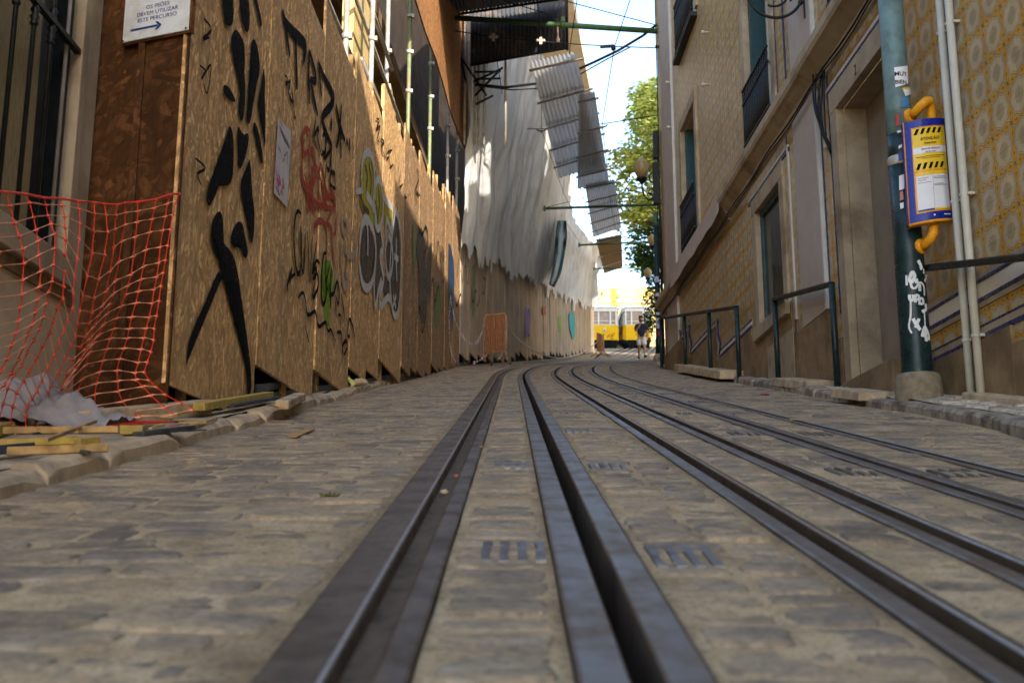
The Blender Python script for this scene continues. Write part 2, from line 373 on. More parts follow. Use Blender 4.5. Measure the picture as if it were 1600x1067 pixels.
M['graf_yellow'] = plain('yellow_spray_paint', (.36,.29,.02), .6, 0, .35, 25, 0)
M['graf_green'] = plain('green_spray_paint', (.18,.27,.03), .6, 0, .35, 20, 0)
M['graf_brown'] = plain('black_brown_spray_fill', (.085,.058,.035), .6, 0, .7, 9, 0)
M['graf_haze'] = plain('pale_faded_spray', (.40,.29,.19), .7, 0, .25, 14, 0)
M['graf_blue'] = plain('blue_spray_paint', (.02,.04,.085), .6, 0, .3, 14, 0)
M['graf_purple'] = plain('purple_spray_paint', (.12,.03,.22), .6, 0, .3, 14, 0)
M['graf_teal'] = plain('teal_spray_paint', (.03,.27,.24), .6, 0, .3, 14, 0)
M['paper'] = plain('poster_paper', (.50,.44,.42), .7, 0, .1, 8, .1)
M['panelblue'] = plain('deep_blue_enamel', (.012,.02,.24), .25, 0, .1, 5, 0)
M['orangepaint'] = plain('yellow_orange_paint', (.72,.31,.012), .35, 0, .1, 6, .05, dirt=(.5,.18,.02), dscale=7)
M['signyellow'] = plain('notice_yellow', (.72,.48,.025), .4, 0, .08, 6, 0)
M['noticewhite'] = plain('notice_white', (.66,.66,.70), .4, 0, .06, 6, 0)
M['barrier'] = plain('orange_barrier_mesh', (.24,.085,.028), .6, .1, .3, 12, .1)
M['barrierframe'] = plain('rusty_barrier_frame', (.33,.19,.10), .6, .3, .3, 12, .1)
M['tramyellow'] = plain('tram_yellow', (.78,.45,.010), .35, 0, .06, 3, 0)
M['tramwhite'] = plain('tram_cream', (.74,.72,.65), .4, 0, .06, 3, 0)
M['bark'] = plain('bark', (.10,.075,.05), .9, 0, .4, 8, .8)
M['lampglass'] = plain('amber_lantern_glass', (.27,.20,.09), .35, 0, .1, 4, 0)

for q in M:
    if q.startswith('graf_'):
        nt = M[q].node_tree; b = nt.nodes['Principled BSDF']; b.inputs['Specular IOR Level'].default_value = .04
        g = nt.nodes.new('ShaderNodeNewGeometry'); tn = nt.nodes.new('ShaderNodeTexNoise'); tn.inputs['Scale'].default_value = 34; tn.inputs['Detail'].default_value = 6; tn.inputs['Roughness'].default_value = .75
        rp = nt.nodes.new('ShaderNodeValToRGB'); rp.color_ramp.elements[0].position = .30; rp.color_ramp.elements[0].color = (.6,.6,.6,1); rp.color_ramp.elements[1].position = .46
        nt.links.new(g.outputs['Position'], tn.inputs['Vector']); nt.links.new(tn.outputs['Fac'], rp.inputs[0]); nt.links.new(rp.outputs[0], b.inputs['Alpha'])
# ================================================================== GROUND
def kerbL(y): return -1.52 - .010*max(0, y-6) + .02*nz(y*.9, 3)
def kerbR(y): return (2.42 + .22*(y-5) if y < 6.5 else 2.75 + .035*(y-6.5) if y < 16 else 3.08 - .02*(y-16)) + .05*nz(y*1.1, 9)
RAILS = [  # (x0 plate, x1 plate/groove, x2 groove end, x3 lip end)
    (-.345, -.245, -.188, -.138), (.64, .69, .735, .763), (.952, 1.0, 1.045, 1.073), (1.732, 1.765, 1.795, 1.822)]
SLOTS = [(.088, .158, .205, .272), (1.345, 1.395, 1.438, 1.495)]
ZONES = [(-1.50, -.36), (-.125, .075), (.285, .61), (.775, .94), (1.085, 1.335), (1.505, 1.72), (1.835, 3.2)]
# bedding sheet with the rail trenches left open
BANDS = []
edges = [-60, -25, -12, -6, -3, -1.9, -1.5]
mb = MB()
ys = [-40, -20, -8, -3] + [i*.25 for i in range(-4, 120)] + [30+i for i in range(0, 70)] + [100, 110, 130, 160]
tr = sorted([(r[0]-.004, r[3]+.004) for r in RAILS+SLOTS])
def strip(xa, xb, n, zf, y_max=1e9):
    rows = []
    for y in ys:
        if y > y_max: break
        c = curve_x(y); rr = [(c+xa+(xb-xa)*i/n, y, zf(xa+(xb-xa)*i/n, y)) for i in range(n+1)]; rows.append([(rr[0][0], y, G(y)-.24)]+rr+[(rr[-1][0], y, G(y)-.24)])
    mb.grid(rows)
zf = lambda x, y: G(y)-.002+.006*nz(x*2.3, y*2.3)
mb.smooth = True
xs = [-60, -20, -8, -3, -1.5]
for a, b in zip(xs[:-1], xs[1:]): strip(a, b, 2, zf)
x = -1.5
for a, b in tr:
    strip(x, a, 6, zf); x = b
strip(x, 3.3, 8, zf)
for a, b in [(3.3, 8), (8, 20), (20, 60)]: strip(a, b, 2, zf)
o = struct('road', mb, [M['mortar']])
# trench floor under rails and slots
mb = MB(); mb.smooth = False
for a, b in tr:
    rows = [[(curve_x(y)+a-.01, y, G(y)-.22), (curve_x(y)+b+.01, y, G(y)-.22)] for y in ys if -4 < y < 100]; mb.grid(rows)
    for e in (a, b): mb.grid([[(curve_x(y)+e, y, G(y)-.22), (curve_x(y)+e, y, G(y)-.002)] for y in ys if -4 < y < 100])
struct('rail_trench', mb, M['pit'])
# individual setts (one continuous stone surface, so it is part of the road)
def sett(mb, cx, cy, w, l, h, seg, rings, yaw):
    off = random.random()*99; vs = []; fs = []; ca, sa = math.cos(yaw), math.sin(yaw)
    tilt = random.uniform(-.03, .03), random.uniform(-.025, .025)
    prof = [(1.02, -.014), (.95, h*.45-.001), (.84, h*.92), (.45, h)] if rings == 4 else [(1.0, -.012), (.85, h*.7)]
    for q, (rr, zz) in enumerate(prof):
        for k in range(seg):
            a = 2*math.pi*k/seg; c, s_ = math.cos(a), math.sin(a)
            e = .42 if rings == 4 else .5
            ex = abs(c)**e*(1 if c > 0 else -1); ey = abs(s_)**e*(1 if s_ > 0 else -1)
            j = 1+.20*nz(c*1.3+off, s_*1.3, off)+.07*nz(c*3.5+off, s_*3.5, off)
            px = ex*w/2*rr*j; py = ey*l/2*rr*j
            z = zz+.0045*nz(px*20+off, py*20, off)*(q > 0)+px*tilt[0]+py*tilt[1]
            X = cx+px*ca-py*sa; Y = cy+px*sa+py*ca
            vs.append((X+curve_x(Y), Y, G(Y)+z))
    for q in range(rings-1):
        for k in range(seg): l2 = (k+1) % seg; fs.append((q*seg+k, q*seg+l2, (q+1)*seg+l2, (q+1)*seg+k))
    fs.append(tuple(range((rings-1)*seg, rings*seg)))
    mb.add(vs, fs)
mb = MB(); mb.smooth = True
for a, b in ZONES:
    wide = b-a > .5; y = .35+random.random()*.1
    while y < 44:
        l = random.uniform(.10, .15)*(1.15 if wide else 1)
        if y > 24: l *= 1.5
        x = a+random.uniform(-.05, 0)*wide
        hi = kerbR(y)-.03 if b > 3 else b
        while x < hi-.05:
            w = random.uniform(.12, .32) if wide else (hi-a if hi-a < .24 else random.choice([(hi-a)/2, (hi-a)*.6]))
            if y > 24: w *= 1.4
            w = min(w, hi-x)
            if w < .09: break
            if random.random() > .05 and (wide or random.random() > .03):
                near = y < 9.5
                sett(mb, x+w/2, y+l/2+.018*nz(x*2, y)+random.uniform(-.014, .014)*wide, w-random.uniform(.004, .026), l*random.uniform(.86, 1.12)-random.uniform(.008, .022), random.uniform(-.003, .0065),
                     16 if near else 8, 4 if near else 2, random.uniform(-.11, .11)*wide)
            x += w
        y += l
o = struct('road_setts', mb, M['setts'], recalc=False)
# ---- pavements and kerbs
mb = MB(); mb.smooth = True
rows = []
PY = [-12, -6, -3, -1] + [i*.2 for i in range(0, 150)] + [30+i for i in range(36)]
for y in PY:
    c = curve_x(y); k = kerbL(y)-.12; rows.append([(c+k-(.02 if i == 0 else i*.5), y, G(y)+.062+.018*nz(i*2.1, y*1.7)+.008*nz(i*9, y*8)) for i in range(7)])
mb.grid(rows); struct('pavement', mb, M['pave'])
mb = MB(); rows = []
for y in PY:
    if y > 24: break
    k = kerbR(y)+.14; rows.append([(k+(4.4-k)*i/10, y, G(y)+.080+.042*min(1, i/5)+.025*nz(i*.9, y*1.3)*(i > 0)+.012*nz(i*5, y*7)) for i in range(11)])
mb.smooth = True; mb.grid(rows); struct('pavement', mb, M['pave'])
mb = MB(); mb.smooth = True; y = .6                     # loose small pavers on the right pavement
while y < 22:
    x = kerbR(y)+.22
    while x < 3.45:
        w = random.uniform(.09, .16)
        if random.random() > .25:
            n0 = len(mb.v); sett(mb, x, y, w-.015, random.uniform(.08, .13), random.uniform(.004, .014), 8, 2, random.uniform(-.4, .4))
            for i in range(n0, len(mb.v)): px, py, pz = mb.v[i]; mb.v[i] = (px-curve_x(py), py, pz+.086+.034*min(1, (px-kerbR(py)-.14)/.6))
        x += w
    y += .13
struct('pavement_pavers', mb, M['pavers'], recalc=False)
def kerb_row(side, y0, y1, mat_, top, wid):
    mb = MB(); y = y0
    while y < y1:
        l = random.uniform(.55, 1.15) if side < 0 else random.uniform(.4, 1.0); ye = min(y+l, y1); n = 6; rows = []
        dz = random.uniform(-.015, .012); dx = random.uniform(-.018, .018)
        for i in range(n+1):
            yy = y+.012+(ye-y-.024)*i/n; c = curve_x(yy) if side < 0 else 0
            kx = (kerbL(yy) if side < 0 else kerbR(yy))+dx; g = G(yy); r = (.012 if side < 0 else .016)*nz(yy*6, side*3.3)+(0 if side < 0 else .012*nz(yy*17, 4)); t = top+dz+.012*nz(yy*4, 7)
            if side > 0: t -= .10*sstep(18.5, 20.5, yy)
            e = .022+.02*abs(nz(yy*8, 2)) if i not in (0, n) else (.05 if side < 0 else .032)
            rows.append([(c+kx+r, yy, g-.05), (c+kx+r+.006*side, yy, g+t-e), (c+kx+side*e+r, yy, g+t-.003), (c+kx+side*wid, yy, g+t), (c+kx+side*(wid+.01), yy, g-.05)])
        mb.smooth = False; mb.grid(rows); k = len(rows[0])
        b = len(mb.v)-k*(n+1); mb.f += [tuple(b+j for j in range(k)), tuple(b+n*k+j for j in range(k-1, -1, -1))]; mb.m += [0, 0]; mb.sm += [False, False]
        y = ye
    o = struct('kerb', mb, mat_, bevel=.008); return o
kerb_row(-1, .3, 27, M['kerb'], .072, .13)
kerb_row(1, .3, 20.6, M['kerbdark'], .084, .17)
# ================================================================== RAILS
def sweep(mb, prof, y0, y1, mi=0):
    rows = []
    y = y0
    while y <= y1:
        # cross-section set square to the bend
        rows.append([(curve_x(y)+a, y, G(y)+h) for a, h in prof]); y += .25 if y < 30 else 1.0
    mb.mi = mi; mb.grid(rows)
rl = ['wide rusty tram rail with a grit-filled groove, leftmost rail in the street', 'tram rail with a broad bluish plate, right of the wide black cable slot',
      'brown tram rail with mossy gaps beside it, third rail from the left', 'thin tram rail nearest the right-hand kerb']
for i, (a, b, c, d) in enumerate(RAILS):
    y1 = 64
    if i == 0:
        t = thing('tram_rail', rl[i], 'rail', (a, 1, G(1)), 'tram rails set in the street')
        mb = MB(); sweep(mb, [(a, -.1), (a, .004), (a+.006, .007), (b-.012, .008), (b-.002, .004), (b, -.006), (b+.004, -.045)], .2, y1); mb.build('rail_head', M['railbrown'], t)
        mb = MB(); sweep(mb, [(b-.011, .0095), (b-.004, .0085), (b-.001, -.004)], .2, y1); mb.build('running_edge', M['polished'], t)
        mb = MB(); mb.smooth = True; sweep(mb, [(b, -.024), (b+.02, -.028), (c-.012, -.02), (c, -.012)], .2, y1); mb.build('groove', M['groove'], t)
        mb = MB(); sweep(mb, [(c, -.05), (c, .001), (c+.006, .005), (d-.006, .004), (d, .0), (d, -.1)], .2, y1); mb.build('guard_lip', M['railbrown'], t)
    else:
        t = thing('tram_rail', rl[i], 'rail', (a, 1, G(1)), 'tram rails set in the street')
        mb = MB(); sweep(mb, [(a, -.1), (a, .002), (a+.006, .005), (b-.006, .006), (b, .002), (b+.002, -.05)], .2, y1); mb.build('rail_plate', M['rail'], t)
        mb = MB(); sweep(mb, [(c-.001, .0055), (c+.003, .0085), (c+.008, .0085)], .2, y1); mb.build('running_edge', M['polished'], t)
        mb = MB(); sweep(mb, [(b+.001, -.05), (c-.004, -.05)], .2, y1); mb.build('groove', M['groove'], t)
        mb = MB(); mb.smooth = False; sweep(mb, [(c-.006, -.055), (c-.001, .003), (c+.005, .007), (d-.006, .006), (d, .002), (d, -.1)], .2, y1); mb.build('rail_head', M['railbrown'], t)
for i, (a, b, c, d) in enumerate(SLOTS):
    t = thing('cable_slot', ['deep black cable slot between two wide steel plates in the nearer track',
                             'narrow cable slot running up the middle of the farther track, near the right pavement'][i], 'cable slot', (a, 1, G(1)), 'cable slots')
    mb = MB(); sweep(mb, [(a, -.1), (a, .003), (a+.006, .006), (b-.004, .006), (b, .003), (b+.001, -.12)], .2, 62); mb.build('slot_plate', M['rail'], t)
    mb = MB(); sweep(mb, [(c-.001, -.12), (c, .003), (c+.004, .006), (d-.006, .006), (d, .003), (d, -.1)], .2, 62); mb.build('slot_plate', M['rail'], t)
# cast iron bars set between the stones beside the slots
def grate(x, y, w):
    mb = MB(); n = 4
    for k in range(n):
        c = x+(k-1.5)*w/n; hw = w/n*.30; q = random.uniform(-.004, .004)
        l = .115; base = []; top = []
        pts = [(-hw, -l), (hw, -l), (hw*.7+q, -l*.3), (hw*.9, l*.3), (hw, l), (-hw, l), (-hw*.75+q, l*.3), (-hw*.95, -l*.3)]
        for px, py in pts: base.append((c+px+curve_x(y), y+py, G(y+py)-.03)); top.append((c+px*.92+curve_x(y), y+py*.97, G(y+py)+.0055+.002*nz(px*60, py*40)))
        mb.hexa(base, top)
    solo('slotted_iron_plate', mb, M['iron'], 'small set of four short iron bars let into the setts beside a cable slot', 'iron bars', 'iron bar sets beside the cable slots')
for k in range(9):
    y = 2.50+1.84*k
    grate(.003, y, .155); grate(.365, y-.06, .155)
    if k > 0: grate(1.235, y-.25, .17); grate(1.60, y-.3, .17)

# ================================================================== RIGHT BUILDING
def xw(y): return 3.35-.01745*(y-8)
def rw(y, z, out=0.0): return (xw(y)-out, y, z)
def RWP(u, v, off=0):
    p = onplane(u, v, 3.35, 8, -1.0, -off); return p.y, p.z
def wbox(mb, y0, y1, z0, z1, o0, o1):             # block on the right wall from offset o0 to o1 (towards the street)
    return mb.hexa([rw(y0,z0,o1), rw(y1,z0,o1), rw(y1,z0,o0), rw(y0,z0,o0)], [rw(y0,z1,o1), rw(y1,z1,o1), rw(y1,z1,o0), rw(y0,z1,o0)])
def wholes(mb, y0, y1, z0, z1, holes, out=0):     # wall face with rectangular openings
    Y = sorted({y0, y1, *[h[0] for h in holes], *[h[1] for h in holes]}); Z = sorted({z0, z1, *[h[2] for h in holes], *[h[3] for h in holes]})
    for a, b in zip(Y[:-1], Y[1:]):
        for c, d in zip(Z[:-1], Z[1:]):
            if a < y0 or b > y1 or c < z0 or d > z1: continue
            m = ((a+b)/2, (c+d)/2)
            if any(h[0] < m[0] < h[1] and h[2] < m[1] < h[3] for h in holes): continue
            mb.quad(rw(a,c,out), rw(b,c,out), rw(b,d,out), rw(a,d,out))
BY0, BY1, BTOP = 1.1, 22.3, 10.7  # near end and roof height shaped to let sun and sky reach the hoarding
DOOR = (9.28, 10.66, 1.6, 5.05); SHOP = (12.98, 14.22, 3.57, 5.11)
DOOR2 = (5.0, 6.4, 1.2, 5.05)
UP = [(13.06, 14.42, 5.95, 8.55), (18.25, 19.6, 6.03, 8.45), (9.2, 10.56, 5.95, 8.5), (5.2, 6.5, 5.95, 8.5)]
UP2 = [(13.06, 14.42, 9.95, 12.3), (17.85, 19.6, 9.97, 12.3)]
BY2, BTOP2 = 12.7, 13.2
t = thing('tiled_building', 'building faced with yellow and cream patterned tiles and iron balconies along the right side', 'building', (3.5, 10, G(10)))
TB = t
mb = MB(); wholes(mb, BY0, BY1, -1.0, 9.7, [DOOR, SHOP, DOOR2]+UP); wholes(mb, BY0, BY2, 9.7, BTOP, []); wholes(mb, BY2, BY1, 9.7, BTOP2, UP2)
# far gable, near gable, back and flat roof: the block is a solid
D = 9.0
mb.quad(rw(BY1,-1), (xw(BY1)+D, BY1, -1), (xw(BY1)+D, BY1, BTOP2), rw(BY1, BTOP2))
mb.quad(rw(BY0,-1), (xw(BY0)+D, BY0, -1), (xw(BY0)+D, BY0, BTOP), rw(BY0, BTOP))
mb.quad((xw(BY0)+D, BY0, -1), (xw(BY1)+D, BY1, -1), (xw(BY1)+D, BY1, BTOP), (xw(BY0)+D, BY0, BTOP))
mb.quad(rw(BY0,BTOP), rw(BY2,BTOP), (xw(BY2)+D, BY2, BTOP), (xw(BY0)+D, BY0, BTOP)); mb.quad(rw(BY2,BTOP2), rw(BY1,BTOP2), (xw(BY1)+D, BY1, BTOP2), (xw(BY2)+D, BY2, BTOP2)); mb.quad(rw(BY2,BTOP), rw(BY2,BTOP2), (xw(BY2)+D, BY2, BTOP2), (xw(BY2)+D, BY2, BTOP))
mb.build('tiled_wall', M['tiles'], t, recalc=False)
mb = MB(); mb.box(xw(18)+.6, xw(18)+D, 14.5, BY1-.1, BTOP2, 18.2); mb.build('shading_attic', M['cream'], t)  # unseen roof block added to keep sun off the netting
# stepped base: courses drop towards the camera
mb = MB()
for y0, y1, z in [(20.45, 22.3, 4.75), (19.45, 20.45, 4.64), (17.0, 19.45, 4.18), (14.75, 17.0, 3.66), (14.22, 14.75, 3.58), (12.72, 14.22, 3.56), (11.33, 12.72, 3.13), (10.95, 11.33, 2.75),
                  (7.35, 8.98, 2.08), (6.72, 7.35, 1.95), (BY0, 4.6, 1.2)]:
    mb = MB(); wbox(mb, y0, y1, -1, z, -.05, .028); mb.build('plinth', M['plinth'], t, bevel=.006)
mb = MB()                                          # pale repaired patch of the base below the shop window
wbox(mb, 12.66, 13.9, 2.4, 3.22, .027, .034); mb.build('plinth_patch', M['stone'], t)
# dark and light border lines that follow the steps of the base
mb = MB(); ml = MB()
steps = [(20.45, 21.3, 4.78), (19.45, 20.45, 4.67), (17.0, 19.45, 4.21), (14.75, 17.0, 3.69)]
def border(y0, y1, z):
    wbox(mb, y0, y1, z, z+.035, -.02, .012); wbox(ml, y0, y1, z+.036, z+.085, -.02, .009); wbox(mb, y0, y1, z+.086, z+.11, -.02, .012)
for i, (a, b, z) in enumerate(steps):
    border(a+.02, b-.05, z)
    if i: # scrolled vertical joint
        zt = steps[i-1][2]; pts = []
        for k in range(9):
            f = k/8; yy = b-.03+.10*math.sin(f*math.pi*2)*(.4+.6*f)-.05*f; pts.append(rw(yy, zt+.08-(zt-z)*f*1.05, .012))
        for k in range(8): mb.bar(pts[k], pts[k+1], .04, .03, (1,0,0)); q = Vector((0,.05,0)); ml.bar(Vector(pts[k])+q, Vector(pts[k+1])+q, .045, .03, (1,0,0))
mb.build('border_line', M['blueline'], t); ml.build('border_line', M['white'], t)
# dado right of the pole: blue lines, plain cream band, tile strip
mb = MB(); mc = MB(); ms = MB(); mw = MB()
for y0, y1 in ((6.42, 8.98),):
    wbox(mb, y0, y1, 2.488, 2.51, -.02, .014); wbox(mw, y0, y1, 2.512, 2.56, -.02, .010)
    wbox(mc, y0, y1, 2.375, 2.486, -.02, .006)
    wbox(mb, y0, y1, 2.345, 2.373, -.02, .016); wbox(ms, y0, y1, 2.305, 2.343, -.02, .012)
    wbox(mb, y0, y1, 2.165, 2.18, -.02, .014); wbox(ms, y0, y1, 2.115, 2.163, -.02, .012)
    wbox(mb, y0, y1, 2.083, 2.113, -.02, .016)
mb.build('border_line', M['blueline'], t); mw.build('border_line', M['stone'], t); ms.build('border_line', M['stone'], t); mc.build('cream_band', M['cream'], t)
# string course with its profile
def cornice(y0, y1, z, mat_, name='cornice', o=.17, par=None):
    mb = MB(); prof = [(0, z-.30), (.03, z-.28), (.05, z-.2), (o-.06, z-.12), (o-.02, z-.1), (o, z-.06), (o, z+.035), (o-.03, z+.06), (0, z+.075)]
    mb.grid([[rw(y, zz, oo) for oo, zz in prof] for y in (y0, (y0+y1)/2, y1)])
    for y in (y0, y1): mb.quad(*[rw(y, zz, oo) for oo, zz in prof])
    return mb.build(name, mat_, par)
cornice(15.85, 22.35, 5.84, M['stone'], par=t); cornice(11.35, 15.84, 5.86, M['stone'], o=.2, par=t); cornice(BY0, 11.34, 5.84, M['stone'], o=.23, par=t)
mb = MB()                                          # torn fascia sheet over the middle of the string course
rows = []
for i in range(25):
    y = 15.75+ (20.2-15.75)*i/24; rows.append([rw(y, 5.93-.0*i, .185), rw(y, 5.60-.05*nz(y*1.5, 4)-.015*math.sin(i*.7), .20+.02*nz(y*2, 8))])
mb.grid(rows); mb.build('fascia_sheet', M['plaster'], t, solid=.008)
# pilasters of plaster with white edge trims
def pil(y0, y1, z0, z1, o=.035):
    mb = MB(); wbox(mb, y0, y1, z0, z1, -.03, o); pp = mb.build('pilaster', M['plaster'], t)
    mt = MB(); wbox(mt, y0-.045, y0-.001, z0, z1, -.03, o+.01); mt.build('pilaster_trim', M['white'], pp)
pil(11.36, 12.24, 3.13, 5.56); pil(11.33, 12.2, 5.92, BTOP-.2); pil(20.5, 21.75, 4.7, 5.55); pil(20.5, 21.75, 5.92, BTOP2-.3)
mb = MB()
for y in (12.27, 12.62, 11.27, 10.97): wbox(mb, y-.012, y+.012, 3.0, 5.55, -.02, .010)
for y in (12.5, 12.9): wbox(mb, y-.02, y+.02, 5.93, 10.6, -.02, .012)
mb.build('border_line', M['blueline'], t)
# stone frames
def frame(name, y0, y1, z0, z1, w, out, m_, lintel=None, sill=True, sillz=.1):
    mb = MB(); wbox(mb, y0-w, y0, z0, z1, -.05, out); wbox(mb, y1, y1+w, z0, z1, -.05, out); wbox(mb, y0-w, y1+w, z1, z1+(lintel or w), -.05, out+.004)
    if sill: wbox(mb, y0-w-.03, y1+w+.03, z0-sillz, z0-.001, -.05, out+.05)
    return mb.build(name, m_, t, bevel=.005)
def reveal(par, y0, y1, z0, z1, d, m_, name='reveal'):
    mb = MB(); e = -.052; y0 += .003; y1 -= .003; z1 -= .003; z0 += .003; mb.quad(rw(y0,z0,e), rw(y0,z0,-d), rw(y0,z1,-d), rw(y0,z1,e)); mb.quad(rw(y1,z0,e), rw(y1,z0,-d), rw(y1,z1,-d), rw(y1,z1,e))
    mb.quad(rw(y0,z1,e), rw(y0,z1,-d), rw(y1,z1,-d), rw(y1,z1,e)); mb.quad(rw(y0,z0,e), rw(y0,z0,-d), rw(y1,z0,-d), rw(y1,z0,e))
    return mb.build(name, m_, par)
fr = frame('door_frame', DOOR[0], DOOR[1], 1.7, DOOR[3], .20, .035, M['stone'], .24, sill=False)
reveal(fr, *DOOR, .27, M['stone'])
mb = MB(); wbox(mb, DOOR[0], DOOR[1], 1.6, 5.05, -.32, -.27); d_ = mb.build('door', plain('shaded_door_tone', (.24,.185,.13), .7, 0, .15, 3, .1, dirt=(.17,.125,.08)), t)  # leaf colour darkened to paint the shade of the recess
mb = MB()
for k in range(2): wbox(mb, DOOR[0]+.10+k*.64, DOOR[0]+.64+k*.64, 2.4, 4.85, -.275, -.262)
mb.build('door_panel', bpy.data.materials['shaded_door_tone'], d_, bevel=.01)
tx = text_mb('2', .15, rw(9.98, 5.10, .04), (0,-1,0), (0,0,1)); tx.build('house_number', M['graf_black'], fr)
mb = MB()                                          # label lines above the door and the shop window
for y0, y1, z in ((8.95, 10.98, 5.345), (12.55, 14.62, 5.375)):
    mb = MB(); wbox(mb, y0, y1, z, z+.04, -.02, .022); wbox(mb, y0, y0+.04, 2.2 if y0 < 9 else 3.3, z, -.02, .022); mb.build('label_moulding', M['white'], t)
for y0, y1, z in ((8.93, 10.99, 5.30), (12.53, 14.64, 5.33)): mb = MB(); wbox(mb, y0, y1, z, z+.043, -.02, .016); mb.build('border_line', M['blueline'], t)
mb = MB(); wbox(mb, 9.285, 10.655, 1.5, 2.235, -.26, .14); mb.build('doorstep', M['plinth'], t, bevel=.02)
mb = MB(); wbox(mb, DOOR2[0], DOOR2[1], 1.2, 5.05, -.4, -.3); mb.build('door', M['frame_green'], t)
frame('door_frame', DOOR2[0], DOOR2[1], 1.1, DOOR2[3], .2, .035, M['stone'], .24, sill=False)
fr = frame('window', SHOP[0], SHOP[1], SHOP[2], SHOP[3], .19, .035, M['stone'], .2, sill=True, sillz=.16)
reveal(fr, *SHOP, .035, M['stone'])
mb = MB(); wbox(mb, SHOP[0], SHOP[1], SHOP[2], SHOP[3], -.085, -.065); mb.build('pane', M['glass'], fr)
mb = MB()
for y in (SHOP[0], SHOP[1]-.07): wbox(mb, y, y+.07, SHOP[2], SHOP[3], -.064, -.034)
wbox(mb, SHOP[0]+.071, SHOP[1]-.071, SHOP[3]-.07, SHOP[3], -.064, -.034); mb.build('frame', M['frame_green'], fr)
for (y0, y1, z0, z1) in UP+UP2:
    fr = frame('window', y0, y1, z0, z1, .17, .04, M['stone'], .2, sill=False)
    reveal(fr, y0, y1, z0, z1, .30, M['stone'])
    mb = MB(); wbox(mb, y0, y1, z0, z1, -.36, -.33); mb.build('pane', M['curtain'], fr)
    mb = MB(); ym = (y0+y1)/2
    for a, b in ((y0, ym-.004), (ym+.004, y1)):
        wbox(mb, a, a+.075, z0, z1, -.33, -.27); wbox(mb, b-.075, b, z0, z1, -.33, -.27)
        for z in (z0, z0+.62, z0+1.35, z1-.08): wbox(mb, a+.076, b-.076, z, z+.055, -.325, -.275)
    mb.build('casement', M['frame_white'], fr)
    mb = MB(); wbox(mb, y1-.09, y1-.005, z0, z1, -.26, -.05); mb.build('shutter', M['frame_green'], fr)
    # iron balcony: rails, balusters and scroll band
    mb = MB(); h = .95; o = .075
    if z0 > 9: wbox(mb, y0-.1, y1+.1, z0-.16, z0-.08, -.05, .12)
    for z in (z0+.03, z0+.16, z0+h-.2, z0+h): wbox(mb, y0-.02, y1+.02, z, z+.028, o-.015, o+.015)
    n = 15
    for k in range(n+1):
        y = y0+(y1-y0)*k/n; mb.tube([rw(y, z0+.03, o), rw(y, z0+h, o)], .009, 6)
        if k < n:
            yc = y+(y1-y0)/n/2
            for zc in (z0+.095, z0+h-.09): mb.tube([rw(yc+.036*math.cos(q*math.pi/4), zc+.05*math.sin(q*math.pi/4), o) for q in range(9)], .007, 5)
            mb.tube([rw(yc, z0+.16, o), rw(yc, z0+h-.2, o)], .006, 5)
    mb.build('balcony_railing', M['black'], fr)
# rainwater pipes
for q, (dy) in enumerate((7.98, 7.82)):
    mb = MB(); n = 0
    mb.tube([rw(dy, 1.62, .055), rw(dy-.01, 2.6, .058), rw(dy-.02, 5.5, .055)], .03, 10)
    for z in (2.1, 3.15, 4.5): mb.tube([rw(dy, z-.012, .056), rw(dy, z+.012, .056)], .036, 10); wbox(mb, dy-.06, dy+.02, z-.01, z+.01, 0, .05)
    solo('downpipe', mb, M['white'] if 0 else M['frame_white'], ['pale grey downpipe, the one farther up the street of the pair on the tiled wall', 'pale grey downpipe, the one nearer the camera of the pair on the tiled wall'][q], 'pipe', 'twin downpipes on the tiled wall')
# cables bunched below the string course
mb = MB()
for k in range(5):
    pts = []
    for i in range(14):
        f = i/13; pts.append(rw(10.95-.05*math.sin(f*5+k)-.1*f+.05*k*(1-f), 5.62-f*.95+.05*math.sin(k*2.1+f*6), .03+.05*math.sin(f*3.1)+.012*k))
    mb.tube(pts, .009+.003*(k % 2), 6)
solo('cable_bundle', mb, M['wire'], 'tangle of black cables hanging below the string course beside the doorway', 'cables')
mb = MB(); mb.lathe(rw(10.93, 4.72, .06), [(.02, 0), (.035, .02), (.03, .1), (.02, .16), (.012, .24)], 10); solo('cable_joint', mb, M['frame_white'], 'pale cable joint hanging in the cable tangle beside the doorway', 'cable joint')
mb = MB(); pts = [rw(y, 5.53+.02*math.sin(y*3), .10) for y in [7+i*.4 for i in range(40)]]; mb.tube(pts, .012, 6); mb.tube([Vector(p)+Vector((.01,0,-.03-.01*math.sin(i))) for i, p in enumerate(pts)], .009, 6)
solo('facade_cable', mb, M['wire'], 'black cable pair running along the underside of the string course', 'cables')
for (u, v), w_ in zip(((1108, 51), (1108, 133), (1050, 129), (1052, 199)), ('upper eyelet on the tiles left of the tall window', 'lower eyelet on the tiles left of the tall window', 'upper eyelet on the grey corner pilaster', 'lower eyelet on the grey corner pilaster')):
    y, z = RWP(u, v); mb = MB(); mb.tube([rw(y, z, -.01), rw(y, z, .09)], .02, 8); mb.lathe(rw(y, z-.03, .10), [(.018, 0), (.03, .015), (.03, .045), (.018, .06)], 10)
    solo('wall_eyelet', mb, M['porcelain'], 'small pale '+w_, 'wall eyelet')
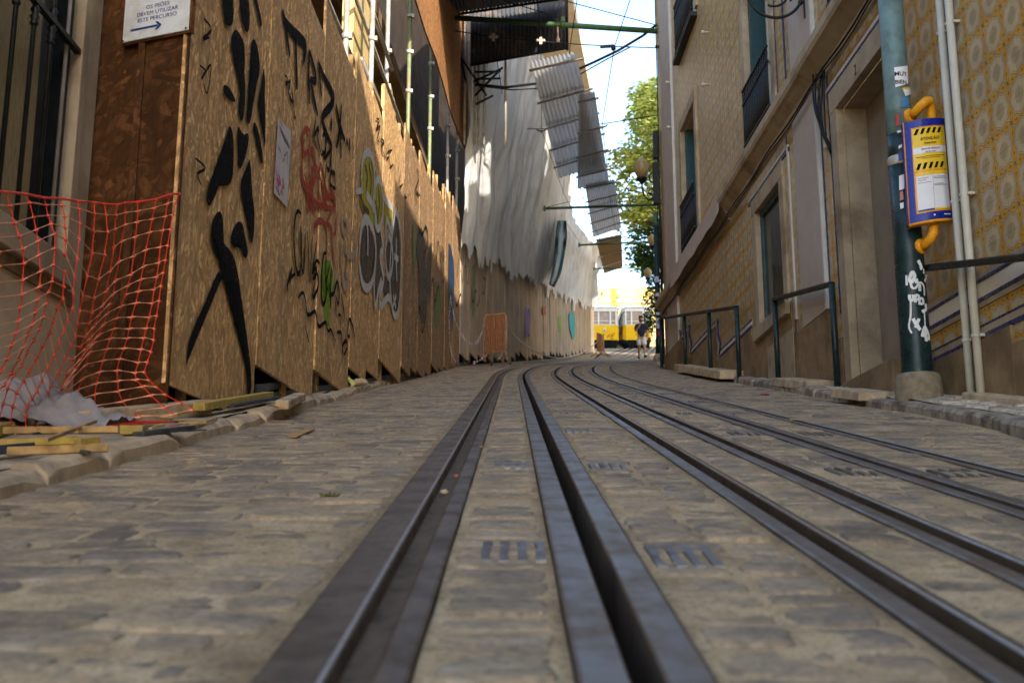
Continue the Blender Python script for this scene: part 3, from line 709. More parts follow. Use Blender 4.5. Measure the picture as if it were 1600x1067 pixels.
# plants of cable strip at the far corner
mb = MB()
for k in range(4):
    mb.tube([(xw(22.3)-.01-.02*k, 22.36+.02*k, 4.6), (xw(22.3)-.01-.02*k+.015*math.sin(k), 22.38, 8), (xw(22.3)-.01*k, 22.36, 9.6 if k else 13.5)], .011, 6)
mb.box(xw(22.3)-.14, xw(22.3)-.02, 22.34, 22.5, 8.0, 8.9); mb.box(xw(22.3)-.12, xw(22.3)-.03, 22.34, 22.48, 9.0, 9.6)
solo('corner_cables', mb, M['wire'], 'dark bundle of cables and boxes running up the far corner of the tiled building', 'cables')
mb = MB(); mb.tube([(xw(22.3)+.06, 22.36, 4.5), (xw(22.3)+.06, 22.36, 12)], .05, 8)
solo('ochre_pipe', mb, M['ochre'], 'ochre drain pipe at the far corner of the tiled building', 'pipe')
# handrails
def rail_set(label, posts, top, r=.032, feet=None, ext=None):
    y0, y1 = posts[0], posts[-1]; t = thing('handrail', label, 'handrail', rw((y0+y1)/2, G((y0+y1)/2)+.12, .12), 'handrails along the right pavement')
    mb = MB(); a = (y0 if ext is None else ext[0]); b = (y1 if ext is None else ext[1])
    mb.bar(rw(a, top(a), .14), rw(b, top(b), .14), .07, .05); mb.build('top_rail', M['black'], t, bevel=.012)
    for y in posts:
        mb = MB(); mb.tube([rw(y, G(y)+.05, .14), rw(y, top(y)-.01, .14)], r, 10); mb.build('post', M['polegreen'], t)
    return t
def topf(pts):
    (ya, za), (yb, zb) = pts; return lambda y: za+(zb-za)*(y-ya)/(yb-ya)
rail_set('long green handrail with four posts, farthest up the right pavement', [15.05, 17.0, 19.2, 21.9], topf([RWP(1165, 478, .14), RWP(1043, 496, .14)]))
rail_set('short green handrail with two posts between the shop window and the doorway', [10.78, 13.0], topf([RWP(1310, 441, .14), RWP(1217, 466, .14)]))
p0 = RWP(1455, 418, .14); p1 = RWP(1600, 402, .14)
rail_set('black handrail leaving the picture at the right, passing in front of the twin downpipes', [5.0], topf([p0, p1]), ext=(p0[0]+.25, 5.0))
# stone slabs on the right pavement
for (y0, y1, x0, x1, h, lb) in ((15.3, 19.5, 2.86, 3.22, .165, 'long low stone step under the farthest handrail'), (11.2, 12.6, 2.95, 3.3, .14, 'flat broken slab at the foot of the plaster pilaster'),
                             (8.75, 9.5, 2.72, 3.0, .125, 'loose flat slab on the pavement beside the pole base'), (5.8, 7.9, 3.18, 3.5, .15, 'low stone edging under the twin downpipes')):
    mb = MB(); n = 8; rows = []
    b = []; 
    for i in range(n+1):
        y = y0+(y1-y0)*i/n; rows.append([(x0+.02*nz(y*3, 1), y, G(y)+.05), (x0+.02*nz(y*3, 1)+.01, y, G(y)+h+.012*nz(y*2, 5)), (x1, y, G(y)+h+.01*nz(y*2, 8)), (x1+.01, y, G(y)+.05)])
    mb.grid(rows); k = len(mb.v); mb.f += [(0,1,2,3), (k-1,k-2,k-3,k-4)]; mb.m += [0,0]; mb.sm += [False, False]
    solo('stone_slab', mb, M['kerb'], lb, 'slab', bevel=.012)
# dark weep hole
mb = MB(); wbox(mb, 6.93, 7.06, 1.72, 1.95, .026, .034); solo('wall_vent', mb, M['pit'], 'small dark arched drain opening at the foot of the wall on the right edge', 'drain opening')
# ---- neighbouring blocks: a strip seen past the corner, and unseen blocks added for shade
t = thing('shading_house', 'narrow strip of a pale rendered house beyond the far corner of the tiled building', 'house', (7, 31, G(31)))
mb = MB(); mb.box(5.35, 13, 24.2, 38, G(24)-1, 27); mb.build('wall', M['cream'], t)  # unseen height and depth shaped to shade the man and canopies
mb = MB(); mb.box(5.25, 13.1, 24.1, 38.1, 27, 27.4); mb.build('roof', M['kerb'], t)
t = thing('shading_house', 'unseen block added right of the upper street to shade the trams', 'house', (18, 49, G(49)))
mb = MB(); mb.box(12.2, 27, 46, 52, G(46)-1, 29); mb.build('wall', M['cream'], t)  # out of view, put here to shade the tram fronts
mb = MB(); mb.box(12.1, 27.1, 45.9, 52.1, 29, 29.4); mb.build('roof', M['kerb'], t)
t = thing('shading_house', 'unseen block added downhill behind the camera to keep sun off the street', 'house', (7, -16, G(-16)))
mb = MB(); mb.box(3.45, 12.5, -34, -1.7, -9, 10.8); mb.build('wall', M['cream'], t)  # out of view, height set to keep sun off the street and lower hoarding
mb = MB(); mb.box(3.3, 12.6, -34.1, -1.65, 10.8, 11.0); mb.build('roof', M['kerb'], t)
# ================================================================== LEFT SIDE
HD1, HX, HY = 2.37, -1.65, 12.0
def hx(y):                                         # line of the hoarding
    return HX+math.tan(R(HD1))*(y-HY) if y < 23.6 else -1.17+math.tan(R(8.5))*(y-23.6)
def HP(u, v, off=0.0):
    p = onplane(u, v, HX, HY, HD1, off)
    return p if p.y < 23.6 else onplane(u, v, -1.17, 23.6, 8.5, off)
def hp(y, z, off=0.0): return (hx(y)+off, y, z)
def hpanel(mb, y0, y1, zb0, zb1, zt0, zt1, th=.02, g=.004, lean=0.0):
    a = [hp(y0+g, zb0), hp(y1-g, zb1), hp(y1-g, zt1), hp(y0+g, zt0)]
    f = [Vector(p) for p in a]; b = [p+Vector((-th, 0, 0)) for p in f]; f[0].x += lean; f[3].x += lean*.3
    mb.hexa([b[0], b[1], f[1], f[0]], [b[3], b[2], f[2], f[3]])
t = thing('plywood_hoarding', 'tall hoarding of brown chipboard panels covered in graffiti along the left pavement', 'hoarding', (-1.9, 6.06, G(6.06)))
HO = t
YB = [6.06, 7.84, 9.70, 11.32, 13.2, 15.1, 16.8, 18.7, 20.8, 22.3, 23.8]
ZB = [1.47, 1.90, 2.20, 2.52, 2.97, 3.22, 3.47, 3.93, 4.25, 4.6]
ZT = [5.15, 5.45, 5.74, 5.99, 6.48, 6.75, 7.0, 7.36, 7.8, 8.15]
random.seed(3)
for i in range(10):
    mb = MB(); ym = (YB[i]+YB[i+1])/2 + .12; q = random.uniform(-.015, .015)
    zt = ZT[i]
    if i in (0, 1, 2, 4): hpanel(mb, YB[i], YB[i+1], ZB[i], ZB[i]+.02, zt, zt-.1, lean=.008*(i % 3))
    else:                                          # two half sheets with slightly different edges
        hpanel(mb, YB[i], ym, ZB[i], ZB[i]+.03, zt, zt-.06, lean=.01); hpanel(mb, ym, YB[i+1], ZB[i]+.17, ZB[i]+.19, zt+.03, zt-.03)
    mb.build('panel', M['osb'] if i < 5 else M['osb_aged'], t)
# return panel that closes the end of the hoarding
mb = MB(); mb.hexa([(-1.885, 6.075, 1.25), (-2.22, 6.20, 1.25), (-2.22, 6.23, 1.25), (-1.885, 6.105, 1.25)], [(-1.885, 6.075, 5.1), (-2.22, 6.20, 5.1), (-2.22, 6.23, 5.1), (-1.885, 6.105, 5.1)])
mb.hexa([(-2.215, 6.225, 1.2), (-2.52, 6.33, 1.2), (-2.52, 6.36, 1.2), (-2.215, 6.255, 1.2)], [(-2.215, 6.225, 5.1), (-2.52, 6.33, 5.1), (-2.52, 6.36, 5.1), (-2.215, 6.255, 5.1)])
mb.build('end_panel', M['osb_dark'], t)['label'] = 'dark end panel of the hoarding facing the camera'
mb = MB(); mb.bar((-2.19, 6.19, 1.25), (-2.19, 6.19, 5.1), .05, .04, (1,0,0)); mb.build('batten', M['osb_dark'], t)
# braces, and a black sheet painting the shade behind the gaps
mb = MB()
for y in [6.5+1.2*i for i in range(14)]: mb.bar(hp(y, G(y)+.05, -.06), hp(y, G(y)+3.7, -.06), .07, .045, (1,0,0))
for h in (.35, 1.9, 3.3): mb.bar(hp(6.3, G(6.3)+h, -.11), hp(23.4, G(23.4)+h, -.11), .045, .08)
mb.build('frame_timber', M['wood'], t)
mb = MB(); mb.quad(hp(6.4, G(6.4)-.3, -.45), hp(23.6, G(23.6)-.3, -.45), hp(23.6, G(23.6)+1.5, -.45), hp(6.4, G(6.4)+1.5, -.45)); mb.build('dark_backing', M['pit'], t)
# ---- graffiti: sprayed on the panels, a few mm proud
def poly(pts, off=.014, mb=None):
    mb = mb or MB(); P = [HP(u, v, off) for u, v in pts]
    bm = bmesh.new(); f = bm.faces.new([bm.verts.new(p) for p in P]); bmesh.ops.triangulate(bm, faces=[f])
    bm.verts.index_update(); mb.add([v.co.copy() for v in bm.verts], [tuple(v.index for v in f.verts) for f in bm.faces]); bm.free(); return mb
def smooth_pts(p, n=4, closed=False):
    out = []; L = len(p)
    rng = range(L) if closed else range(L-1)
    for i in rng:
        g = (lambda k: p[k % L]) if closed else (lambda k: p[max(0, min(L-1, k))])
        a, b, c, d = g(i-1), g(i), g(i+1), g(i+2)
        for k in range(n):
            s_ = k/n
            out.append(tuple(.5*(2*b[j]+(c[j]-a[j])*s_+(2*a[j]-5*b[j]+4*c[j]-d[j])*s_**2+(3*b[j]-a[j]-3*c[j]+d[j])*s_**3) for j in range(2)))
    if not closed: out.append(p[-1])
    return out
def stroke(mb, pts, w=.03, off=.016, sm=True, taper=True):
    w *= 1.65
    p = smooth_pts(pts, 4) if sm and len(pts) > 2 else pts
    P = [HP(u, v, off) for u, v in p]; n = len(P); vs = []
    for i in range(n):
        d = (P[min(i+1, n-1)]-P[max(i-1, 0)]); d.normalize(); s_ = Vector((1,0,0)).cross(d); s_.normalize()
        k = w/2*((.55+.45*math.sin(math.pi*min(1, (i+.6)/n))) if taper else 1)*(1+.15*nz(i*.7, u0(P[i])))
        vs += [P[i]+s_*k, P[i]-s_*k]
    mb.add(vs, [(2*i, 2*i+1, 2*i+3, 2*i+2) for i in range(n-1)]); return mb
def u0(p): return p.x*3+p.y
c3 = lambda L: [(290+a*.3093, b*.3093) for a, b in L]
c4 = lambda L: [(290+a*.3188, 300+b*.3188) for a, b in L]
c6 = lambda L: [(500+a*.3188, 300+b*.3188) for a, b in L]
cg = lambda L: [(560+a*.2809, 220+b*.2809) for a, b in L]
ck = lambda L: [(440+a*.2342, 330+b*.2342) for a, b in L]
BL = [c3(q) for q in (
 [(186,-40),(235,-40),(243,70),(235,125),(215,130),(197,110)], [(276,-40),(312,-40),(325,90),(318,155),(305,160),(285,110),(276,50)], [(340,-30),(356,-20),(385,110),(378,135),(365,80)],
 [(250,152),(268,165),(295,220),(300,300),(298,390),(303,450),(295,580),(280,612),(268,560),(275,450),(255,360),(235,270),(232,190)],
 [(343,200),(358,220),(372,290),(374,370),(360,420),(345,470),(338,560),(322,626),(308,600),(318,530),(325,440),(335,380),(330,290),(333,220)],
 [(393,352),(402,400),(400,480),(403,620),(403,740),(392,690),(385,600),(367,540),(372,480),(387,420)],
 [(200,430),(225,450),(250,500),(246,517),(215,500),(193,470),(190,440)],
 [(268,640),(290,680),(315,675),(318,720),(300,800),(278,853),(265,830),(270,760),(262,690)],
 [(350,618),(372,680),(390,790),(385,832),(372,790),(355,710),(340,650)],
 [(218,645),(235,660),(243,740),(240,880),(215,938),(175,930),(150,990),(122,1040),(108,1020),(112,960),(130,900),(170,840),(195,740)])]
BL += [[(389.6,249),(392.7,272),(393.6,297),(397.8,332),(396.8,363.8),(393.6,380),(389.5,367),(385.6,335),(380,319),(377.7,306),(376,291),(378,278),(384,269)]]
BL += [c4(q) for q in (
 [(158,98),(178,110),(185,160),(188,250),(215,280),(240,330),(262,430),(275,540),(300,700),(318,850),(322,960),(308,1000),(298,900),(280,720),(258,560),(240,450),(220,400),(180,355),(145,310),(127,240),(130,150)],
 [(262,145),(280,160),(290,210),(305,290),(297,322),(280,310),(265,255),(240,275),(222,245),(225,205),(245,160)],
 [(165,388),(183,400),(185,420),(160,460),(120,560),(70,680),(20,800),(2,850),(15,740),(50,640),(100,530),(140,430)])]
mb = MB()
for q in BL: poly(smooth_pts(q, 4, True), mb=mb)
mb.build('graffiti', M['graf_black'], t)['label'] = 'huge black brush figure with long curved strokes on the first hoarding panels'
mb = MB()
for q, w in (([(490,50),(505,115),(545,165),(600,220),(606,255),(595,322)], .062), ([(503,110),(515,200),(527,288)], .045), ([(556,175),(560,330),(563,452)], .05), ([(625,252),(622,400),(626,526)], .05),
             ([(627,262),(655,365),(656,410),(628,402)], .05), ([(634,425),(650,500),(668,585)], .045), ([(670,312),(700,390),(747,485),(738,530),(692,590),(700,640),(740,742)], .06),
             ([(674,340),(680,420),(688,492)], .045), ([(738,600),(736,660)], .05), ([(760,530),(782,640),(806,712)], .05), ([(787,528),(780,650),(762,748)], .05), ([(783,640),(786,800)], .045), ([(814,700),(819,736)], .05), ([(828,700),(831,762)], .05)):
    stroke(mb, c3(q), w)
mb.build('graffiti', M['graf_black'], t)['label'] = 'bold black angular lettering high on the hoarding'
for q, w in (([(657,605),(648,690),(662,755)], .03), ([(648,690),(672,645),(668,700),(688,790)], .03), ([(690,690),(705,680),(708,760),(690,770),(688,700)], .03), ([(718,690),(700,800),(735,760),(725,860),(710,830)], .03),
             ([(738,740),(735,860),(755,880),(752,950)], .028), ([(735,860),(730,930),(758,955)], .028), ([(500,380),(515,400),(505,430),(530,410),(520,470),(545,520),(535,450),(548,560),(556,600),(548,590)], .018),
             ([(92,95),(130,150),(88,198),(120,190)], .014), ([(70,330),(100,360),(80,400),(128,330),(110,470),(90,420)], .012), ([(50,800),(100,850),(60,880),(80,935)], .012)):
    stroke(MB(), c3(q), w).build('graffiti', M['graf_black'], t)
for q, w in (([(285,600),(300,610),(285,650),(305,640),(290,700),(300,720)], .022), ([(310,690),(312,780)], .022), ([(310,700),(325,720),(312,740),(330,800)], .022), ([(335,740),(338,800),(350,790)], .022), ([(340,770),(352,760)], .02),
             ([(365,760),(352,770),(355,840),(370,830)], .022), ([(375,820),(380,880)], .02), ([(395,840),(400,920)], .02), ([(408,860),(402,940),(420,930)], .02), ([(430,900),(425,980),(440,1000)], .02),
             ([(490,850),(500,900),(485,960),(505,990)], .03), ([(480,950),(490,1030)], .03)):
    stroke(MB(), [(500+a*.3093, b*.3093) for a, b in q], w).build('graffiti', M['graf_black'], t)
mb = MB()
for q, w in (([(630,665),(612,650),(592,690),(600,780),(622,750),(630,665)], .035), ([(600,700),(588,800),(592,900),(620,960),(655,900),(650,780),(632,760),(625,860),(640,960)], .04), ([(612,960),(622,1060),(640,940)], .035),
             ([(655,800),(640,900),(648,1060)], .04), ([(682,820),(672,940),(690,1060)], .035), ([(682,820),(700,900),(695,1000),(708,1066)], .035), ([(712,860),(705,930),(725,1000),(740,960),(752,1020),(745,1066)], .035), ([(660,830),(700,980),(720,1066)], .03), ([(600,880),(640,1000),(690,1040),(750,1050)], .03)):
    stroke(mb, c3(q), w, off=.0175)
for q, w in (([(600,0),(612,60),(640,95)], .035), ([(650,0),(660,80),(690,30),(715,20),(735,45),(720,90),(690,150)], .035), ([(630,210),(632,170),(655,140),(685,160),(692,230),(690,300)], .035), ([(690,150),(715,180),(720,270),(735,380)], .03), ([(735,45),(738,180),(725,210)], .03)):
    stroke(mb, c4(q), w, off=.0175)
mb.build('graffiti', M['graf_red'], t)['label'] = 'red looping scrawl beside the poster on the hoarding'
mb = MB(); poly(ck([(285,330),(325,330),(345,420),(350,520),(330,600),(318,700),(320,780),(290,745),(280,650),(290,600),(330,520),(300,440),(255,430),(260,380)]), .012, mb)
mb.build('graffiti', M['graf_green'], t)['label'] = 'lime green smear under the black scrawl'
mb = MB()
for q, w in (([(130,20),(110,0),(92,40),(82,160),(88,300),(105,410),(125,390),(135,200),(128,100)], .03), ([(128,100),(130,330),(145,410),(150,250)], .024), ([(157,150),(155,300),(150,400)], .022), ([(172,130),(180,300),(185,480)], .022), ([(207,165),(195,330),(190,470)], .022),
             ([(235,200),(215,330),(205,420)], .022), ([(255,350),(235,330),(215,370),(210,400),(235,380),(225,440),(208,450)], .03), ([(215,430),(240,420),(245,500),(215,570),(207,560),(220,470)], .03), ([(300,285),(285,280),(275,330),(265,480),(270,600),(285,615),(300,540),(295,400),(302,300)], .03),
             ([(320,360),(300,480),(310,530)], .024), ([(335,380),(325,520),(330,650)], .026), ([(325,580),(325,560),(350,545),(370,470),(385,540),(378,620),(360,560)], .03), ([(360,600),(365,700)], .02), ([(398,550),(415,660),(425,740)], .024), ([(378,690),(395,700),(390,760)], .02), ([(370,810),(395,810),(405,870)], .024),
             ([(440,830),(445,760),(455,720),(475,770),(488,845)], .026), ([(440,830),(455,835),(452,780)], .024), ([(410,950),(405,900),(430,865),(438,910),(415,960)], .03),
             ([(35,540),(45,470),(72,380)], .028), ([(55,480),(65,440),(90,420)], .022), ([(110,580),(125,555),(145,545),(160,600),(170,680),(190,690),(225,670),(240,750),(255,768),(295,740),(310,800),(330,790),(360,870)], .024), ([(155,760),(170,820),(185,880)], .014)):
    stroke(mb, ck(q), w, off=.018)
mb.build('graffiti', M['graf_black'], t)['label'] = 'long black handwritten scrawl running down across the third panel'
for q, w in (([(410,60),(400,100),(420,150),(440,90),(415,50)], .05), ([(400,200),(395,330),(410,440)], .05), ([(430,200),(440,330),(425,420)], .05), ([(470,120),(480,250),(475,380)], .05), ([(490,200),(495,380),(470,470)], .05), ([(420,260),(460,300),(490,280)], .05), ([(400,430),(420,500),(450,460),(430,420)], .06)):
    mb = MB(); stroke(mb, ck(q), w, off=.013); mb.build('graffiti', M['graf_haze'], t)['label'] = 'faded pale bubble lettering left of the silver outlined piece'
# the silver outlined piece
OUT = [cg([(22,290),(18,170),(30,90),(55,65),(78,100),(90,190),(88,290),(80,400)]), cg([(95,330),(92,260),(108,215),(125,235),(138,330),(132,440),(112,490),(95,460),(92,350)]), cg([(140,310),(165,350),(190,385),(182,500),(160,440),(150,520)]),
       cg([(10,560),(20,480),(40,440),(52,500),(52,640)]), cg([(5,640),(12,520),(35,430),(70,470),(95,560),(95,690),(75,790),(45,820),(20,780),(5,680)]), cg([(160,540),(150,620),(160,740),(178,750),(192,660),(182,560),(165,520)]),
       cg([(125,500),(138,600),(120,640),(140,770),(120,850),(125,920),(165,870),(180,900)]), cg([(95,690),(88,800),(95,930),(110,840),(130,770)]), cg([(205,390),(188,520),(178,650),(175,800),(188,930),(205,975),(225,930),(236,760),(238,560),(222,430),(205,390)]), cg([(45,300),(70,340),(95,400),(105,500)]), cg([(212,540),(210,640),(215,780)])]
mb = MB()
for q in (cg([(25,300),(22,180),(35,110),(55,90),(72,130),(85,250),(80,390),(95,480),(60,440),(20,380),(10,330)]), cg([(100,350),(98,270),(110,235),(122,250),(132,340),(126,430),(112,470)]), cg([(145,340),(185,400),(180,480),(160,430),(150,500)])): poly(smooth_pts(q, 3, True), .012, mb)
mb.build('graffiti', M['graf_yellow'], t)['label'] = 'yellow spray fill in the upper letters of the silver outlined piece'
mb = MB()
for q in (cg([(10,640),(18,530),(38,470),(68,500),(88,580),(88,690),(70,770),(45,800),(20,750)]), cg([(165,560),(155,620),(163,720),(178,730),(188,650),(180,580)]), cg([(205,410),(192,520),(182,650),(180,800),(192,920),(205,950),(220,920),(230,760),(230,560),(220,450)]), cg([(100,500),(130,520),(125,640),(138,760),(115,850),(98,900),(92,800),(98,680)]), cg([(140,760),(170,770),(175,850),(140,860)])): poly(smooth_pts(q, 3, True), .011).build('graffiti', M['graf_brown'], t)['label'] = 'dark smudgy fill in the silver outlined piece'
mb = MB()
for q in (cg([(38,130),(50,200),(45,280),(70,350)]), cg([(58,120),(72,220),(65,300)]), cg([(110,260),(118,340),(108,430)]), cg([(15,310),(30,370),(60,400)])): stroke(mb, q, .05, .0135)
mb.build('graffiti', M['graf_brown'], t)['label'] = 'dark shading lines in the yellow letters'
mb = MB()
for q in OUT: stroke(mb, q, .06, .0165, taper=False)
poly(cg([(-12,265),(24,255),(24,295),(-12,300)]), .0168, mb); stroke(mb, cg([(200,640),(222,660)]), .06, .0168); stroke(mb, cg([(195,860),(208,930)]), .06, .0168); stroke(mb, cg([(210,860),(190,930)]), .05, .0168)
mb.build('graffiti', M['graf_white'], t)['label'] = 'thick silver outlines of a bubble letter piece'
# further daubs along the hoarding
def daub(q, m, lb, off=.012, sm=True):
    o = poly(smooth_pts(q, 3, True) if sm else q, off).build('graffiti', M[m], t); o['label'] = lb
for q in (c6([(480,200),(500,180),(515,260),(510,330),(530,420),(520,620),(500,640),(480,560),(490,400),(470,300)]), c6([(525,430),(530,300),(548,250),(545,400),(535,560)])): daub(q, 'graf_brown', 'blurred dark brown figure on the middle hoarding panels')
for q, w in ((c6([(590,260),(600,400),(592,300),(612,330),(600,260)]), .05), (c6([(520,330),(515,480),(530,700)]), .05), (c6([(600,320),(612,420),(600,440)]), .05), (c6([(790,430),(800,500),(812,440),(800,420)]), .05), (c6([(680,330),(672,420)]), .05), (c6([(715,320),(718,420)]), .05), (c6([(480,160),(500,210),(520,170),(530,240),(515,300)]), .04), (c6([(560,220),(570,330),(580,240),(590,350)]), .03),
             (c6([(540,500),(555,420),(565,540),(580,460),(590,560)]), .035), (c6([(690,380),(700,440),(712,360),(722,450),(735,380)]), .04), (c6([(660,500),(672,560),(690,500),(700,580)]), .04), (c6([(740,470),(750,540),(765,480),(772,560),(785,500)]), .045), (c6([(470,660),(490,560),(500,690),(520,600)]), .03)): stroke(MB(), q, w, .014).build('graffiti', M['graf_black' if w < .046 else 'graf_brown'], t)
daub(c6([(632,250),(640,262),(645,330),(655,340),(660,420),(656,500),(650,690),(641,600),(635,640),(628,500),(630,420)]), 'graf_blue', 'narrow dark blue spray streak behind the striped tape', sm=False)
M['graf_moss'] = plain('dull_green_spray', (.15,.18,.06), .8)
for q in (c6([(570,470),(582,440),(592,460),(600,520),(590,560),(585,640),(565,680),(572,600),(560,560)]), c6([(745,370),(756,352),(765,350),(760,480),(762,580),(748,620)]), c6([(455,150),(470,140),(476,300),(462,420),(455,300)])): daub(q, 'graf_moss', 'dull green smear on the middle panels', .0105, False)
# poster and notice board
mb = MB(); c = [HP(u, v, .02) for u, v in c3([(468,592),(533,668),(513,1048),(445,975)])]; mb.quad(*c)
ps = solo('poster', mb, M['paper'], 'pale paper poster with pink and red daubs pasted on the chipboard hoarding', 'poster')
mb = MB(); mr = MB()
for q, w in (([(470,880),(480,930),(460,900)], .02), ([(465,940),(478,920)], .02), ([(460,860),(470,960)], .012)): stroke(mb, c3(q), w, .0225)
for q, w in (([(492,900),(498,960)], .02), ([(485,960),(490,990)], .02), ([(495,930),(480,980)], .012), ([(478,610),(490,640)], .01)): stroke(mr, c3(q), w, .0225)
o = mb.build('artwork', plain('pink_ink', (.50,.05,.18), .6), ps); o = mr.build('artwork', plain('red_orange_ink', (.55,.13,.06), .6), ps)
for q in ([(475,640),(500,690),(525,740)], [(480,660),(505,715),(527,752)], [(500,790),(515,770),(512,830)], [(455,940),(475,985)], [(470,740),(480,770)], [(490,820),(500,800)]): stroke(MB(), c3(q), .008, .0225, taper=False).build('artwork', M['blueline'], ps)

xd = Vector((.335, -.125, 0)).normalized(); nd = Vector((-.125, -.335, 0)).normalized()
def RP(u, v, off=0):                               # on the return panel
    h = math.degrees(math.atan2(xd.x, xd.y)); r = ray(u, v); base = Vector((-1.885, 6.075, 0))+nd*off
    tt = (nd.dot(base))/nd.dot(r); return CO+r*tt
q0 = RP(190, 72, .03); q1 = RP(297, 68, .03); wS = (q1-q0).dot(xd); zb = q0.z; 
t2 = thing('notice_board', 'white enamel pedestrian notice in Portuguese with a blue arrow, on the dark end panel', 'sign', q0)
def slab(o, xa, xb, za, zb_, d0, d1):
    m = MB(); P = lambda x, z, d: Vector(o)+xd*x+Vector((0,0,z))+nd*d
    m.hexa([P(xa,za,d0), P(xb,za,d0), P(xb,za,d1), P(xa,za,d1)], [P(xa,zb_,d0), P(xb,zb_,d0), P(xb,zb_,d1), P(xa,zb_,d1)]); return m
o0 = q0+xd*.0
slab(o0, 0, wS, 0, .62, -.03, .0).build('dark_backing', M['osb_dark'], t2)
slab(o0, .012, wS-.012, .012, .61, .001, .012).build('sign_plate', M['sign'], t2, bevel=.004)
cx_ = wS/2
for k, (s_, z) in enumerate((('OS PEÕES', .197), ('DEVEM UTILIZAR', .158), ('ESTE PERCURSO', .119))):
    text_mb(s_, .0345, o0+xd*(cx_+.01)+Vector((0,0,z))+nd*.012, xd, (0,0,1), bold=.0, sx=1.12).build('lettering', M['signblue'], t2)
P = lambda x, z: o0+xd*x+Vector((0,0,z))+nd*.0155
mb = MB(); za = .078; mb.quad(P(.07, za-.006), P(.265, za-.006), P(.265, za+.006), P(.07, za+.006))
mb.add([P(.245, za+.026), P(.262, za+.026), P(.293, za), P(.262, za-.026), P(.245, za-.026), P(.272, za)], [(0,1,2,5), (5,2,3,4)]); mb.build('arrow', M['signblue'], t2)
mb = MB()
for x, z in ((.02, .02), (wS-.025, .024)): mb.lathe(P(x, z), [(.006, -.002), (.006, .002)], 8, 'y')
mb.build('screw', M['wire'], t2)
# ---- old house at the left edge: wall, sill, barred window stuffed with sacking
XW = -2.5
def LW(u, v, x=XW): r = ray(u, v); return CO+r*(x/r.x)
t = thing('old_house', 'old house wall at the left edge with a barred window hung with sacking', 'house', (XW, 4, G(4)))
sz = LW(60, 378).z
mb = MB(); y0, y1 = 1.0, 6.34
WY0, WY1, WZ0, WZ1 = 2.8, 5.98, sz, 5.6
for a, b, c, d in ((y0, WY0, -.5, 9), (WY1, y1, -.5, 9), (WY0, WY1, -.5, WZ0), (WY0, WY1, WZ1, 9)): mb.quad((XW,a,c), (XW,b,c), (XW,b,d), (XW,a,d))
mb.quad((XW,y0,-.5), (XW-4,y0,-.5), (XW-4,y0,9), (XW,y0,9)); mb.quad((XW,y0,9), (XW-4,y0,9), (XW-4,y1,9), (XW,y1,9))
mb.build('wall', plain('dirty_cream_wall', (.50,.40,.265), .9, 0, .12, 3, .25, dirt=(.34,.25,.155), dscale=1.3), t, recalc=False)
mb = MB(); mb.box(XW-.2, XW+.05, WY0-.1, 6.1, sz-.16, sz-.002); mb.build('sill', M['stone'], t, bevel=.008)
mb = MB(); mb.box(XW-.02, XW+.015, y0, 6.2, sz-.24, sz-.165); mb.build('sill_shadow_strip', M['plinth'], t)  # dark strip stands in for the shadow below the sill
w = MB(); w.box(XW-.16, XW+.04, WY1, WY1+.09, WZ0, WZ1+.1); w.box(XW-.16, XW+.04, WY0-.12, WY0, WZ0, WZ1+.1); w.box(XW-.16, XW+.04, WY0, WY1, WZ1, WZ1+.12)
wf = w.build('window', M['stone'], t, bevel=.006)
mb = MB(); mb.smooth = True
mb.grid([[(XW-.14+.03*math.sin(y*9)+.02*nz(y*3, z), y, z) for y in [WY0+(WY1-.2-WY0)*i/30 for i in range(31)]] for z in [WZ0+(WZ1-WZ0)*k/8 for k in range(9)]]); mb.build('sacking', M['burlap'], wf)
mb = MB(); mb.box(XW-.24, XW-.2, WY0, WY1, WZ0, WZ1); mb.build('shutter', M['frame_green'], wf)
mb = MB(); mb.box(XW-.10, XW-.03, WY1-.075, WY1-.002, WZ0, WZ1); mb.build('jamb', M['black'], wf)
mb = MB(); mb.tube([(XW-.01, WY1-.11, WZ0), (XW-.01, WY1-.11, WZ1)], .012, 8); mb.build('conduit', M['cloth'], wf)
zc = LW(80, 40).z
y = WY1-.36
while y > WY0:
    mb = MB(); mb.tube([(XW+.01, y, WZ0), (XW+.01, y, WZ1)], .0135, 8)
    mb.lathe((XW+.01, y, zc-.06), [(.014, -.06), (.024, -.045), (.016, -.03), (.026, -.01), (.016, .01), (.026, .03), (.016, .05), (.024, .1), (.016, .115), (.024, .14), (.014, .155)], 10); mb.build('window_bar', M['black'], wf); y -= .215
mb = MB(); mb.box(XW-.005, XW+.03, WY0, WY1, zc+.0, zc+.028); mb.build('cross_bar', M['black'], wf)
